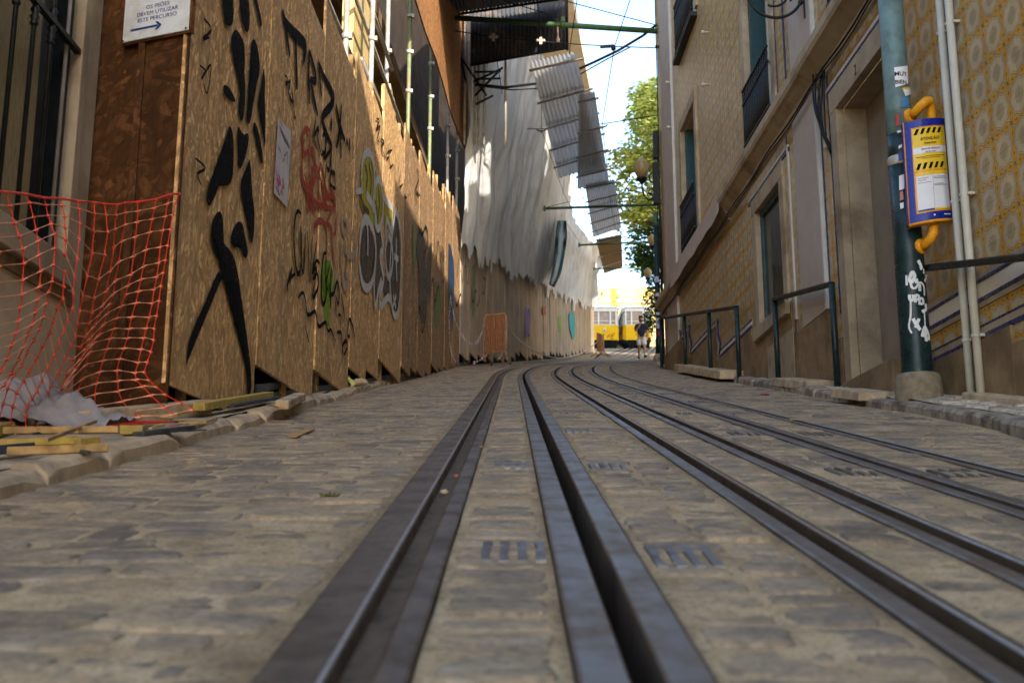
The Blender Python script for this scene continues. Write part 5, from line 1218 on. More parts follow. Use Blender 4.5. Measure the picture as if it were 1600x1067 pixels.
for (u, v), lb in zip(((771,58), (845,64)), ('white insulator clamp on the left of the dark screen', 'white insulator clamp in the middle of the dark screen')):
    p = aty(u, v, 21.9); mb = MB(); mb.lathe(p+Vector((-.1,0,0)), [(.015,0),(.04,.03),(.025,.06),(.05,.1),(.025,.14),(.04,.17),(.015,.2)], 10, 'x'); mb.box(p.x-.03, p.x+.03, p.y-.03, p.y+.03, p.z-.09, p.z+.07); solo('insulator', mb, M['porcelain'], lb, 'insulator')
p = aty(954, 73, 21.9); mb = MB(); mb.bar(p+Vector((-.22,0,-.01)), p+Vector((.06,0,.01)), .06, .05); mb.lathe(p+Vector((.06,0,-.1)), [(.02,0),(.05,.03),(.05,.08),(.03,.13)], 8); solo('wire_clamp', mb, M['wire'], 'black box clamp hanging on the cross wire against the sky', 'wire clamp')
p = aty(1028, 73, 22); mb = MB()
for k in range(3): mb.lathe(p+Vector((k*.06-.06,0,0)), [(.012,0),(.035,.015),(.035,.035),(.012,.05)], 10, 'x')
solo('insulator', mb, M['wire'], 'black bead insulators at the right end of the cross wire under the green bar', 'insulator')
# ================================================================== NEAR POLE WITH NOTICE CASE
PX, PY_ = 3.075, 8.4; gz = G(PY_)+.12
t = thing('tram_pole', 'thick tram pole, dark green below and blue grey above, dripping with silver paint', 'pole', (PX, PY_, gz))
mb = MB(); mb.lathe((PX, PY_, gz+.12), [(.120,0),(.118,.05),(.113,.1),(.110,1.0),(.105,1.7)], 28); mb.lathe((PX, PY_, gz+1.78), [(.103,0),(.101,.28)], 28); mb.build('lower_tube', M['polegreen'], t)
mb = MB(); mb.lathe((PX, PY_, gz+1.80), [(.104,0),(.112,.02),(.112,.06),(.104,.08)], 28); mb.build('collar', M['galv'], t)
mb = MB(); mb.lathe((PX, PY_, gz+2.06), [(.102,0),(.098,.3),(.087,3.9)], 28); mb.build('upper_tube', M['polegrey'], t)
mb = MB(); mb.smooth = True; rows = []
for h, r in ((-.08,.172),(.04,.174),(.11,.166),(.145,.15),(.155,.11)): rows.append([(PX+(r+.008*nz(math.cos(a)*3, math.sin(a)*3, h*9))*math.cos(a), PY_+(r+.008*nz(math.cos(a)*3, math.sin(a)*3, h*9))*math.sin(a), gz+h) for a in [2*math.pi*k/28 for k in range(29)]])
mb.grid(rows); mb.build('stone_base', plain('pole_base_stone', (.20,.16,.11), .9, 0, .3, 20, .5), t)
def onpole(u, v, r0=.112):                         # pixel onto the pole cylinder
    r = ray(u, v); o = CO-Vector((PX, PY_, 0)); a = r.x**2+r.y**2; b = 2*(o.x*r.x+o.y*r.y)
    rr = r0; c = o.x**2+o.y**2-rr**2; D = b*b-4*a*c
    if D < 0: D = 0
    return CO+r*((-b-math.sqrt(D))/(2*a))
def sticker(pts, m, name='sticker', r=.117, par=None, n=5):
    """quad wrapped on the tube"""
    (a, b, c, d) = pts; mb = MB(); rows = []
    for j in range(n+1):
        f = j/n; rows.append([onpole(*(Vector(a).lerp(Vector(b), i/6)).lerp(Vector(d).lerp(Vector(c), i/6), f), r) for i in range(7)])
    mb.grid(rows); return mb.build(name, m, par or t, recalc=False)
wht = M['noticewhite']
rt = lambda v: .1035+.0085*sstep(180, 560, v)
s1 = sticker([(1397,106),(1418,103),(1419,131),(1399,137)], wht, r=.1045)
s2 = sticker([(1410,138),(1421,136),(1424,147),(1415,151)], wht, r=.106)
sticker([(1410,138),(1421,136),(1421,139),(1410,141)], M['signyellow'], r=.1065); sticker([(1408,153),(1419,152),(1420,167),(1409,168)], plain('sky_blue_print', (.07,.20,.42), .4), r=.108)
sticker([(1399,180),(1404,178),(1405,196),(1400,198)], plain('red_print', (.40,.02,.02), .4), r=.112)
for pts, m in (([(1402,205),(1411,203),(1411,206),(1402,208)], wht), ([(1404,228),(1410,225),(1410,230),(1404,233)], wht), ([(1403,240),(1411,238),(1411,250),(1404,252)], M['signblue']), ([(1405,275),(1413,272),(1413,295),(1405,298)], wht), ([(1406,300),(1411,298),(1412,312),(1406,314)], plain('salmon_print', (.45,.20,.16), .5)), ([(1406,318),(1412,316),(1412,325),(1407,327)], wht)):
    sticker(pts, m, r=.117)
def pole_text(s_, u, v, size, m, r, par):
    c = onpole(u, v, r); ax = Vector((1, 0, 0)); mbt = text_mb(s_, size, c, ax, (0,0,1), bold=.0012, lift=0)
    out = MB()
    a0 = math.atan2(c.y-PY_, c.x-PX)
    vs = []
    for q in mbt.v:
        a = a0+(q[0]-c.x)/r; vs.append((PX+r*math.cos(a), PY_+r*math.sin(a), q[2]))
    out.add(vs, mbt.f); out.build('lettering', m, par, recalc=False)
pole_text('MUY', 1408.2, 118.5, .050, M['graf_black'], .1062, s1); pole_text('BIEN', 1408.5, 131, .046, M['graf_black'], .1064, s1)
# silver paint letters and drips
def drip(pts, w, r=.1185):
    P = [onpole(u, v, r) for u, v in pts]; mb = MB(); n = len(P); vs = []
    for i in range(n):
        w_ = w*1.45*(1+.25*nz(i*.8, P[0].x*40)); d = (P[min(i+1,n-1)]-P[max(i-1,0)]).normalized(); nn = Vector((P[i].x-PX, P[i].y-PY_, 0)).normalized(); s_ = d.cross(nn); vs += [P[i]+s_*w_/2, P[i]-s_*w_/2]
    return vs, [(2*i, 2*i+1, 2*i+3, 2*i+2) for i in range(n-1)]
mb = MB(); c5 = lambda L: [(1300+a*.3563, 300+b*.3563) for a, b in L]
for q, w in (([(378,300),(392,330),(385,335)], .02), ([(402,335),(402,358)], .01), ([(345,360),(355,352),(362,370),(350,395),(340,385),(346,360)], .018), ([(368,380),(372,400)], .02), ([(408,365),(418,385)], .014), ([(418,362),(406,392)], .014), ([(345,400),(352,420),(368,420),(380,400),(395,400),(404,420),(405,455)], .012), ([(385,405),(385,435)], .016), ([(340,450),(342,472),(356,472),(357,450)], .016),
             ([(345,475),(345,540),(338,580),(340,600),(350,620)], .010), ([(366,485),(366,455),(380,455),(380,470),(368,472)], .014), ([(385,495),(384,470),(398,468),(400,488),(388,490)], .014), ([(410,490),(412,515),(395,525)], .018), ([(405,525),(407,560),(409,600)], .008), ([(355,555),(370,580),(388,605)], .018), ([(382,555),(366,595)], .016),
             ([(408,590),(400,620),(398,635)], .022), ([(408,590),(412,630),(414,655)], .02), ([(408,590),(424,625),(425,650)], .018), ([(428,560),(440,600),(436,620),(446,680),(452,740)], .012), ([(326,365),(328,410)], .012)):
    mb.add(*drip(smooth_pts(c5(q), 3) if len(q) > 2 else c5(q), w))
mb.build('silver_drips', plain('silver_paint', (.60,.60,.60), .4), t, recalc=False)
# notice case and its bent tube
CY = 8.16
def cp(u, v, y=CY): return aty(u, v, y)
t = thing('notice_case', 'blue notice case with yellow hazard bands on a bent yellow tube', 'notice case', cp(1450, 345))
A, B, C, D = cp(1411,193), cp(1481,186), cp(1494,341), cp(1421,350)
def case_pt(s_, q, off=0.0):                        # bulged face of the case
    p = A.lerp(B, s_).lerp(D.lerp(C, s_), q); bul = .055*(1-(2*s_-1)**2); return p+Vector((0, -bul-off, 0))
mb = MB(); rows = [[case_pt(i/12, j/10) for i in range(13)] for j in range(11)]; mb.smooth = True; mb.grid(rows)
back = [[case_pt(i/12, j/10)+Vector((0, .05+.055*(1-(2*i/12-1)**2)*.4, 0)) for i in range(13)] for j in range(11)]; mb.grid(back)
mb.smooth = False
for e in ([(r[0], b[0]) for r, b in zip(rows, back)], [(r[-1], b[-1]) for r, b in zip(rows, back)], list(zip(rows[0], back[0])), list(zip(rows[-1], back[-1]))): mb.grid([list(q) for q in e])
mb.build('case', M['panelblue'], t)
mb = MB()
mb.tube([case_pt(i/12, 1, .004)+Vector((0,.012,-.012)) for i in range(13)], .013, 8); mb.tube([case_pt(0, j/10, .002) for j in range(11)], .005, 6); mb.tube([case_pt(1, j/10, .002) for j in range(11)], .005, 6)
for f in (.1, .9): mb.bar(case_pt(f, 1)+Vector((0,0,-.012)), case_pt(f, 1)+Vector((0,.07,-.012)), .02, .02)
rows = [[case_pt(i/12, 1)+Vector((0,0,-.022)) for i in range(13)], [case_pt(i/12, 1)+Vector((0,.05+.055*.4,-.022)) for i in range(13)]]; mb.grid(rows); mb.build('edge_strip', M['orangepaint'], t)
def case_patch(name, s0_, s1_, q0_, q1_, off, m, par=None, skew=0):
    mb = MB(); mb.grid([[case_pt(s0_+(s1_-s0_)*i/8+skew*(1-j), q0_+(q1_-q0_)*j, off) for i in range(9)] for j in (0, 1)]); return mb.build(name, m, par or t, recalc=False)
case_patch('inner_border', .135, .875, .075, .925, .0012, M['orangepaint'])
nt = case_patch('notice', .15, .86, .09, .51, .003, M['signyellow']); ns = case_patch('timetable', .17, .85, .53, .91, .003, M['noticewhite'])
case_patch('band', .15, .86, .28, .345, .0045, M['noticewhite'], nt)
for q0_, q1_ in ((.095, .15), (.44, .50)):
    for k in range(5): case_patch('hazard_stripe', .175+.125*k, .175+.125*k+.065, q0_, q1_, .0045, M['graf_black'], nt, skew=.055)
def case_text(s_, x, q, size, m, par, sx=1):
    c = case_pt(x, q, .0055); text_mb(s_, size, c, B-A, A-D, lift=.001, bold=.0004, sx=sx).build('lettering', m, par, recalc=False)
case_text('ATENÇÃO', .5, .215, .031, M['graf_black'], nt); case_text('Attention', .5, .255, .024, M['graf_black'], nt); case_text('FORA DE SERVIÇO', .5, .312, .0175, plain('dark_red_print', (.22,.02,.05), .5), nt); case_text('out of service', .5, .340, .015, M['graf_black'], nt)
case_patch('rule', .2, .82, .375, .380, .0045, M['graf_black'], nt); case_patch('rule', .3, .72, .392, .396, .0045, M['graf_black'], nt)
case_patch('heading', .17, .85, .53, .562, .0045, M['signyellow'], ns); case_patch('column_line', .50, .507, .57, .895, .0045, M['cloth'], ns)
for s0_, s1_, q in ((.2,.42,.585), (.2,.36,.605), (.53,.8,.585), (.53,.82,.60), (.53,.74,.655), (.53,.82,.668), (.2,.46,.63)): case_patch('text_line', s0_, s1_, q, q+.006, .0045, M['cloth'], ns)
case_patch('footer', .17, .50, .895, .91, .0047, M['signblue'], ns); case_patch('footer', .505, .85, .895, .91, .0047, M['signyellow'], ns)
case_patch('maker_mark', .70, .86, .955, .967, .002, M['noticewhite']); case_patch('maker_mark', .47, .51, .952, .967, .002, M['noticewhite'])
def pt_(pts, m, name):
    mb = MB(); mb.tube(pts, .037, 14); mb.build(name, m, t)
p0 = onpole(1423, 182, .11); cz = cp(1445, 186, CY+.02)
pts = [p0+Vector((0,.02,0)), p0+Vector((.02,-.06,.012)), p0+Vector((.05,-.11,.045)), p0+Vector((.085,-.12,.075)), p0+Vector((.115,-.10,.085)), p0+Vector((.135,-.07,.06)), p0+Vector((.145,-.05,0)), p0+Vector((.145,-.05,-.1))]
pt_(pts, M['orangepaint'], 'bracket_tube')
p1 = onpole(1440, 385, .112); pts = [p1+Vector((0,.02,0)), p1+Vector((.01,-.06,.0)), p1+Vector((.03,-.10,.025)), p1+Vector((.055,-.11,.07)), p1+Vector((.065,-.10,.13)), p1+Vector((.065,-.09,.22))]
pt_(pts, M['orangepaint'], 'bracket_tube')
for p in (p0, p1):
    mb = MB()
    n_ = Vector((p.x-PX, p.y-PY_, 0)).normalized(); u_ = n_.cross(Vector((0,0,1))); ring = lambda r, d: [p+n_*d+u_*r*math.cos(a)+Vector((0,0,1))*r*math.sin(a) for a in [2*math.pi*k/20 for k in range(21)]]
    mb.smooth = True; mb.grid([ring(.062, -.02), ring(.062, .006), ring(.054, .014), ring(.001, .016)]); mb.build('flange', M['orangepaint'], t)
# ================================================================== WROUGHT IRON LAMP ON THE RIGHT WALL
def scroll(c, r0, r1, a0, a1, n=26, ax=(1,0,0)):
    X = Vector(ax); return [Vector(c)+X*((r0+(r1-r0)*i/n)*math.cos(a0+(a1-a0)*i/n))+Vector((0,0,(r0+(r1-r0)*i/n)*math.sin(a0+(a1-a0)*i/n))) for i in range(n+1)]
def lantern(t, c, s_=1.0):
    mb = MB(); mb.lathe(c, [(.03*s_,-.10*s_),(.05*s_,-.06*s_),(.10*s_,-.02*s_),(.125*s_,.0),(.125*s_,.03*s_),(.10*s_,.05*s_)], 16); mb.build('holder', M['black'], t)
    mb = MB(); mb.lathe(Vector(c)+Vector((0,0,.05*s_)), [(.10*s_,0),(.155*s_,.14*s_),(.178*s_,.26*s_),(.165*s_,.33*s_),(.10*s_,.40*s_),(.05*s_,.45*s_),(.02*s_,.48*s_)], 18); mb.build('glass', M['lampglass'], t)
yb = RWP(1262, 5)[0]; zb_ = RWP(1262, 5)[1]; W0 = Vector(rw(yb, zb_, .02))
t = thing('wall_lamp', 'wrought iron scroll bracket lamp on the right wall at the top edge', 'wall lamp', W0)
mb = MB(); mb.bar(W0+Vector((0,0,-.18)), W0+Vector((0,0,.7)), .06, .03, (0,1,0)); mb.build('wall_plate', M['black'], t)
mb = MB(); c = W0+Vector((-.34, 0, .12)); mb.tube(scroll(c, .30, .30, R(-8), R(-182), 24), .018, 8); mb.tube(scroll(c+Vector((.0,0,.0)), .17, .04, R(-120), R(330), 30), .014, 8); mb.tube(scroll(c+Vector((-.05,0,.06)), .10, .03, R(200), R(-250), 24), .012, 8); mb.tube(scroll(c+Vector((.12,0,-.02)), .09, .02, R(-60), R(260), 24), .012, 8)
mb.tube([W0+Vector((-.64,0,.12)), W0+Vector((-.68,0,.25)), W0+Vector((-.66,0,.45))], .018, 8); mb.tube([W0+Vector((-.05,0,.16)), W0+Vector((-.3,0,.36)), W0+Vector((-.66,0,.42))], .016, 8); mb.lathe(W0+Vector((-.06,0,.02)), [(.01,-.05),(.03,-.02),(.02,.03),(.01,.05)], 8); mb.build('scroll_bracket', M['black'], t)
lantern(t, W0+Vector((-.66,0,.58)))
# lamp at the corner of the tiled building
def corner_lamp(name, label, u, v, y, s_, wx):
    c = aty(u, v, y); base = Vector((wx, y, c.z-.25*s_)); t = thing(name, label, 'street lamp', base, 'bracket lamps on the right side'); lantern(t, c, s_)
    mb = MB(); d = base.x-c.x; mb.tube([c+Vector((0,0,-.08*s_)), c+Vector((0,0,-.2*s_)), c+Vector((d*.12,0,-.36*s_)), c+Vector((d*.4,0,-.47*s_)), c+Vector((d*.75,0,-.43*s_)), Vector((base.x, y, c.z-.22*s_))], .02*s_, 8)
    ax = (1,0,0); mb.tube(scroll(c+Vector((d*.62,0,-.30*s_)), .13*s_, .03*s_, R(-90), R(300), 22), .014*s_, 7); mb.tube(scroll(c+Vector((d*.85,0,.08*s_)), .17*s_, .05*s_, R(-70), R(-330), 22), .016*s_, 7); mb.tube(scroll(c+Vector((d*.45,0,-.36*s_)), .08*s_, .02*s_, R(-60), R(240), 18), .012*s_, 7)
    mb.build('scroll_bracket', M['black'], t); return t
corner_lamp('bracket_lamp', 'amber lantern on a scrolled bracket at the far corner of the tiled building', 1003, 281, 23.0, .98, 3.12)
corner_lamp('bracket_lamp', 'small amber lantern below the green bars, low beside the tall lamp pole', 1012.5, 436, 44, .92, 5.85)
corner_lamp('bracket_lamp', 'amber lantern mostly hidden behind the tall lamp pole', 1019, 386, 40, .95, 5.5)
# tall lamp pole with stickers farther up
px = aty(1028.5, 500, 36).x; g = G(36)
t = thing('lamp_pole', 'tall slim dark green pole with pale stickers on a stone foot, beside the walking man', 'pole', (px, 36, g))
mb = MB(); mb.lathe((px, 36, g+.2), [(.115,0),(.115,.5),(.095,.6),(.085,1.8),(.075,4.4)], 16); mb.build('tube', M['polegreen'], t)
mb = MB(); mb.lathe((px, 36, g+4.55), [(.08,0),(.11,.03),(.11,.3),(.07,.36),(.07,.5)], 14); mb.build('cap', M['bargreen'], t)
mb = MB(); mb.lathe((px, 36, g-.1), [(.20,0),(.19,.22),(.15,.32),(.11,.34)], 14); mb.build('stone_base', M['kerb'], t)
for v0, v1, m in ((498,514,wht), (433,442,wht), (459,464,wht), (474,480,wht), (489,493,wht)): 
    a = aty(1028, v0, 36).z; b = aty(1028, v1, 36).z; mb = MB(); mb.smooth = True; mb.grid([[(px+.105*math.cos(q), 36+.105*math.sin(q), z) for q in [R(-140+13*k) for k in range(9)]] for z in (b, a)]); mb.build('sticker', m, t, recalc=False)
a = aty(1028, 519, 36).z; mb = MB(); mb.smooth = True; mb.grid([[(px+.118*math.cos(q), 36+.118*math.sin(q), z) for q in [R(-120+8*k) for k in range(8)]] for z in (a-.14, a)]); mb.build('sticker', plain('red_sticker', (.5,.01,.03), .5), t, recalc=False)
# ================================================================== BARRIERS, TAPE AND ROPE
def barrier(name, label, c, w, h, yaw, group=None):
    t = thing(name, label, 'barrier', c, group); X = Vector((math.cos(yaw), math.sin(yaw), 0)); Z = Vector((0,0,1)); Yv = Vector((-math.sin(yaw), math.cos(yaw), 0)); c = Vector(c)
    P = lambda x, z: c+X*x+Z*z
    mb = MB(); mb.tube([P(-w/2,.22), P(-w/2,h-.05), P(-w/2+.05,h), P(w/2-.05,h), P(w/2,h-.05), P(w/2,.22), P(-w/2,.22)], .019, 8); mb.build('frame', M['barrierframe'], t)
    mb = MB(); n = int(w/.055)
    for k in range(1, n): x = -w/2+w*k/n; mb.bar(P(x,.24), P(x,h-.02), .036, .012, Yv)
    mb.build('slats', M['barrier'], t)
    for s_ in (-1, 1):
        mb = MB(); b = P(s_*w*.36, 0); mb.tube([b-Yv*.32+X*.04*s_, b-Yv*.12+Z*.10, b+Z*.22, b+Yv*.12+Z*.10, b+Yv*.32+X*.04*s_], .02, 8); mb.build('leg', M['barrierframe'], t)
    return t, P
cb = aty(774, 566, 23.4); cb.z = G(23.4)+.03; 
zB = aty(774, 566, 23.4).z
t, BP = barrier('street_barrier', 'orange slatted barrier tied with striped tape, standing where the tracks bend', (cb.x, 23.4, zB), .50, 1.04, R(-22))
for (u, v, y, w, yaw), lb in zip(((937,551,44,.45,60), (943,549,47,.4,80)), ('small rusty barrier at the far end of the rope, nearer one', 'small rusty barrier at the far end of the rope, behind the nearer one')):
    c = aty(u, v, y); c.z = G(y)+.1; barrier('street_barrier', lb, c, w, .95, R(yaw), 'rusty barriers at the end of the rope')
def tape(label, pts, w=.085):
    P = [Vector(p) for p in pts]; n = 60; tot = []
    L = [0]
    for a, b in zip(P[:-1], P[1:]): L.append(L[-1]+(b-a).length)
    mats_ = [M['noticewhite'], plain('tape_red', (.22,.02,.05), .5)] if 'tape_red' not in bpy.data.materials else [M['noticewhite'], bpy.data.materials['tape_red']]
    mb = MB(); m = int(L[-1]/.06)+2; last = None
    for i in range(m+1):
        s_ = L[-1]*i/m; k = max(j for j in range(len(L)) if L[j] <= s_+1e-6); k = min(k, len(P)-2); p = P[k].lerp(P[k+1], (s_-L[k])/(L[k+1]-L[k])); tw = s_*5
        q = Vector((0, math.sin(tw)*w*.4, math.cos(tw)*w*.45+w*.12))
        if last: mb.mi = i % 2; mb.add([last[0], last[1], p-q, p+q], [(0,1,2,3)])
        last = (p+q, p-q)
    mb.mi = 0; o = solo('striped_tape', mb, mats_, label, 'tape', recalc=False, solid=.003); return o
def curve3(pts, n=8):
    P = [Vector(p) for p in pts]; out = []
    for i in range(len(P)-1):
        a, b, c, d = P[max(0, i-1)], P[i], P[i+1], P[min(len(P)-1, i+2)]
        for k in range(n): s_ = k/n; out.append(.5*(2*b+(c-a)*s_+(2*a-5*b+4*c-d)*s_**2+(3*b-a-3*c+d)*s_**3))
    return out+[P[-1]]
tape('red and white striped tape sagging from the hoarding to the barrier', curve3([HP(704,463,.05), aty(708,487,20.5), aty(717,515,21.5), aty(732,535,22.3), aty(746,534,22.9), aty(755,512,23.3), BP(-.25,.85)]))
tape('red and white striped tape hanging straight down the hoarding', curve3([HP(704,463,.05), HP(702,500,.06), HP(703,535,.06), HP(707,555,.08), HP(712,566,.10)]))
tape('loose end of striped tape trailing from the barrier leg to the ground', curve3([BP(-.25,.55), BP(-.27,.3), aty(756,556,23.2), aty(748,563,23.0), aty(738,568,22.8)]))
tape('short tape end hanging from the right side of the barrier', curve3([BP(.26,.8), BP(.27,.5), BP(.25,.28), BP(.27,.05)]))
P = curve3([BP(.26,.82), aty(806,527,26), aty(832,546,30), aty(858,557,34), aty(880,559,37), aty(905,553,41), aty(925,541,44), aty(936,531,44.5)])
for p in P: p.z = max(p.z, G(p.y)+.06)
mb = MB(); mb.tube(P, .018, 8); solo('barrier_rope', mb, M['frame_white'], 'pale rope sagging from the orange barrier to the far rusty barriers', 'rope')
# ================================================================== TRAMS
def tram(label, cx, y0, zg, graf):
    t = thing('funicular_tram', label, 'tram', (cx, y0, zg), 'yellow trams standing at the top of the street')
    hw = .80; ch = .30                              # half width of the flat front, chamfered corners
    def plan(off=0): return [(-hw+off, 0+off*.3), (hw-off, 0+off*.3), (hw+.18-off, ch), (hw+.18-off, 7.5), (-hw-.18+off, 7.5), (-hw-.18+off, ch)]
    def prism(mb, z0, z1, off=0, stepz=0):
        b = [(cx+x, y0+y, zg+z0) for x, y in plan(off)]; tt = [(cx+x, y0+y, zg+z1) for x, y in plan(off)]; mb.hexa(b, tt)
    mb = MB(); prism(mb, .62, 1.66); mb.build('body', M['tramyellow'], t)
    mb = MB(); prism(mb, 1.661, 1.70, -.02); prism(mb, 2.62, 2.86, -.03); 
    mb.hexa([(cx+x*1.02, y0+y-.05, zg+2.861) for x, y in plan(-.05)], [(cx+x*.8, y0+y+.1*(y < 1), zg+3.02) for x, y in plan(0)]); mb.build('roof', M['tramwhite'], t)
    mb = MB()
    for x in (-hw, -.40, .40, hw): mb = MB(); mb.box(cx+x-.05, cx+x+.05, y0+.0, y0+.10, zg+1.701, zg+2.619); mb.build('pillar', M['tramwhite'], t)
    for s_ in (-1, 1):
        for k in range(8): mb = MB(); y = y0+ch+.05+k*.98; mb.box(cx+s_*(hw+.10)-.07, cx+s_*(hw+.10)+.07, y, y+.12, zg+1.701, zg+2.619); mb.build('pillar', M['tramwhite'], t)
    for a, b in ((-hw+.05, -.45), (-.35, .35), (.45, hw-.05)):
        mb = MB(); mb.quad((cx+a,y0+.05,zg+1.705), (cx+b,y0+.05,zg+1.705), (cx+b,y0+.05,zg+2.615), (cx+a,y0+.05,zg+2.615)); w = mb.build('window', plain('tram_glass', (.40,.30,.24), .15) if 'tram_glass' not in bpy.data.materials else bpy.data.materials['tram_glass'], t)
        mb = MB(); mb.box(cx+a, cx+b, y0+.02, y0+.045, zg+1.92, zg+1.96); mb.build('glazing_bar', M['tramwhite'], w)
    mb = MB()
    for s_ in (-1, 1): mb.quad((cx+s_*(hw+.12),y0+ch+.1,zg+1.705), (cx+s_*(hw+.12),y0+7.4,zg+1.705), (cx+s_*(hw+.12),y0+7.4,zg+2.615), (cx+s_*(hw+.12),y0+ch+.1,zg+2.615))
    mb.build('side_windows', bpy.data.materials['tram_glass'], t)
    mb = MB(); prism(mb, .18, .618, .14)
    for k in range(5): mb.box(cx-hw-.20, cx-hw-.16, y0+.5+k*1.4, y0+1.5+k*1.4, zg+.62+.0, zg+.7)
    mb.build('underframe', M['graf_black'], t)
    for s_ in (-1, 1):
        mb = MB(); mb.lathe((cx+s_*.45, y0+.12, zg+.22), [(.2,-.05),(.22,0),(.2,.05)], 14, 'y'); mb.build('wheel', M['wire'], t)
    mb = MB(); mb.lathe((cx, y0-.03, zg+1.30), [(.11,-.03),(.12,0),(.06,.03)], 16, 'y'); h = mb.build('headlight', M['tramwhite'], t)
    mb = MB(); mb.lathe((cx, y0-.065, zg+1.30), [(.05,-.01),(.05,.006)], 12, 'y'); mb.build('lens', plain('lamp_red', (.35,.07,.04), .3) if 'lamp_red' not in bpy.data.materials else bpy.data.materials['lamp_red'], h)
    mb = MB()
    for k, (x, z) in enumerate(graf):
        mb.tube([(cx+x+.11*math.cos(a*(1+.3*k)), y0-.006, zg+z+.12*math.sin(a*1.3+k)) for a in [i*.45 for i in range(14)]], .011, 5)
    mb.build('graffiti', M['graf_red'], t)
    return t
YT = 75.0; zt_ = aty(950, 545, YT).z
xt = lambda u: aty(u, 500, YT).x
def zG(): return zt_
tram('yellow funicular tram partly hidden by the end of the grey hoarding', xt(944.5), YT, zt_, [(-.45,.9), (-.1,.95), (.25,.88), (.55,.98), (.5,.8)])
tram('yellow funicular tram behind the walking man', xt(996), YT, zt_, [(-.05,1.05), (.15,.85)])
mb = MB(); a = aty(967, 545, 74); 
for k in range(6): mb.box(xt(966)-.25, xt(977)-.05, 76+k*.9, 76.9+k*.9, zt_+.15+.28*k-.15, zt_+.33+.28*k)
solo('platform_steps', mb, M['cream'], 'pale boarding steps between the two trams', 'steps')
lump((xt(969), 73.6, zt_), .22, M['graf_black'], 'black rubbish bag on the ground between the trams', 'bag', 'rubbish_bag', (1.6,1,.9), 4)
# bright end of the street
t = thing('terrace_wall', 'pale yellow sunlit terrace wall closing the street behind the trams', 'wall', (8, 86, G(75)))
mb = MB(); mb.box(-6, 26, 86, 87, 10, zt_+7.2); mb.build('wall', M['yellowwall'], t)
mb = MB()
for z in (2.9, 3.6, 5.4, 5.9): mb.box(-6, 26, 85.9, 85.99, zt_+z, zt_+z+.09)
for k in range(14): x = 2+k*.9; mb.box(x, x+.06, 85.85, 85.9, zt_+2.9, zt_+3.7)
mb.build('moulding', M['cream'], t)
mb = MB(); random.seed(8)
for k in range(14):
    x = 5+random.random()*9; z = zt_+3.2+random.random()*3.5; mb.box(x, x+random.uniform(.12, .35), 85.8, 85.98, z, z+random.uniform(.1, .3))
mb.build('wall_fitting', M['wood'], t)
mb = MB()
for x, z0, z1 in ((xt(983), 3, 7), (xt(962), 4.5, 5.3)): mb.box(x-.18, x+.18, 85.9, 85.985, zt_+z0, zt_+z1)
mb.build('painted_stripe', plain('yellow_paint', (.75,.55,.03), .6), t)
# ================================================================== TREES
def leaves(mb, c, rad, n, size, rnd, hang=.5):
    for _ in range(n):
        while True:
            p = Vector((rnd.uniform(-1,1), rnd.uniform(-1,1), rnd.uniform(-1,1)))
            if .25 < p.length < 1: break
        q = Vector(c)+Vector((p.x*rad[0], p.y*rad[1], p.z*rad[2]))
        a = rnd.random()*6.28; L = size*rnd.uniform(.6, 1.5); w = L*.32
        d = Vector((math.cos(a), math.sin(a), -hang*rnd.random()+.1)).normalized(); s_ = d.cross(Vector((rnd.uniform(-.6,.6), rnd.uniform(-.6,.6), 1))).normalized()
        mb.add([q, q+d*L*.5+s_*w, q+d*L+Vector((0,0,-.12*L)), q+d*L*.5-s_*w], [(0,1,2,3)])
def leafmat(name, stops):
    k = N(name, .55, 0, .3); k.color(k.ramp(k.island(), stops)); tr = k.n('BsdfTranslucent'); k.L(k.ramp(k.island(), [(p, tuple(min(1, q*1.6) for q in c)) for p, c in stops]), tr.inputs[0]); mx = k.n('MixShader'); mx.inputs[0].default_value = .38
    k.L(k.b.outputs[0], mx.inputs[1]); k.L(tr.outputs[0], mx.inputs[2]); k.L(mx.outputs[0], k.t.nodes['Material Output'].inputs[0]); return k.m
M['leaf'] = leafmat('acacia_leaf', [(0, (.09,.14,.025)), (.45, (.26,.30,.07)), (1, (.46,.47,.15))])
M['leafdark'] = leafmat('ivy_leaf', [(0, (.012,.03,.008)), (.6, (.03,.07,.015)), (1, (.06,.11,.02))])
def tree(label, base, top, crown, nclump, per, size, m, seed, rr=(1.0, 1.0, .75), name='street_tree', group=None):
    rnd = random.Random(seed); base = Vector(base); t = thing(name, label, 'tree', base, group)
    mb = MB(); mb.tube([base, base.lerp(Vector(top), .4)+Vector((.2,0,0)), base.lerp(Vector(top), .75), top], [.32,.25,.18,.06], 10)
    cl = []
    for i in range(nclump):
        a = rnd.random()*6.28; b = rnd.uniform(-.75, 1); r = math.sqrt(max(0, 1-b*b*.8))*rnd.uniform(.55, 1)
        cl.append(Vector(crown[0])+Vector((crown[1][0]*r*math.cos(a), crown[1][1]*r*math.sin(a), crown[1][2]*b)))
    for i, c in enumerate(cl):
        if i % 3 == 0: s_ = base.lerp(Vector(top), rnd.uniform(.4, .9)); mb.tube([s_, s_.lerp(c, .5)+Vector((0,0,.4)), c], [.10,.06,.02], 6)
    mb.build('trunk', M['bark'], t)
    mb = MB()
    for c in cl: k = rnd.uniform(.7, 1.3); leaves(mb, c, (rr[0]*k, rr[1]*k, rr[2]*k), per, size, rnd)
    mb.build('crown', m, t, recalc=False); return t
c = aty(1012, 262, 58)
tree('large bright green tree with feathery leaves behind the tiled building', (10.6, 59, G(59)), (9.2, 58.5, c.z+2), ((c.x+1.25, 58.5, c.z+.1), (3.0, 3.0, 4.7)), 120, 120, .30, M['leaf'], 4, group=None)
c = aty(1004, 385, 62)
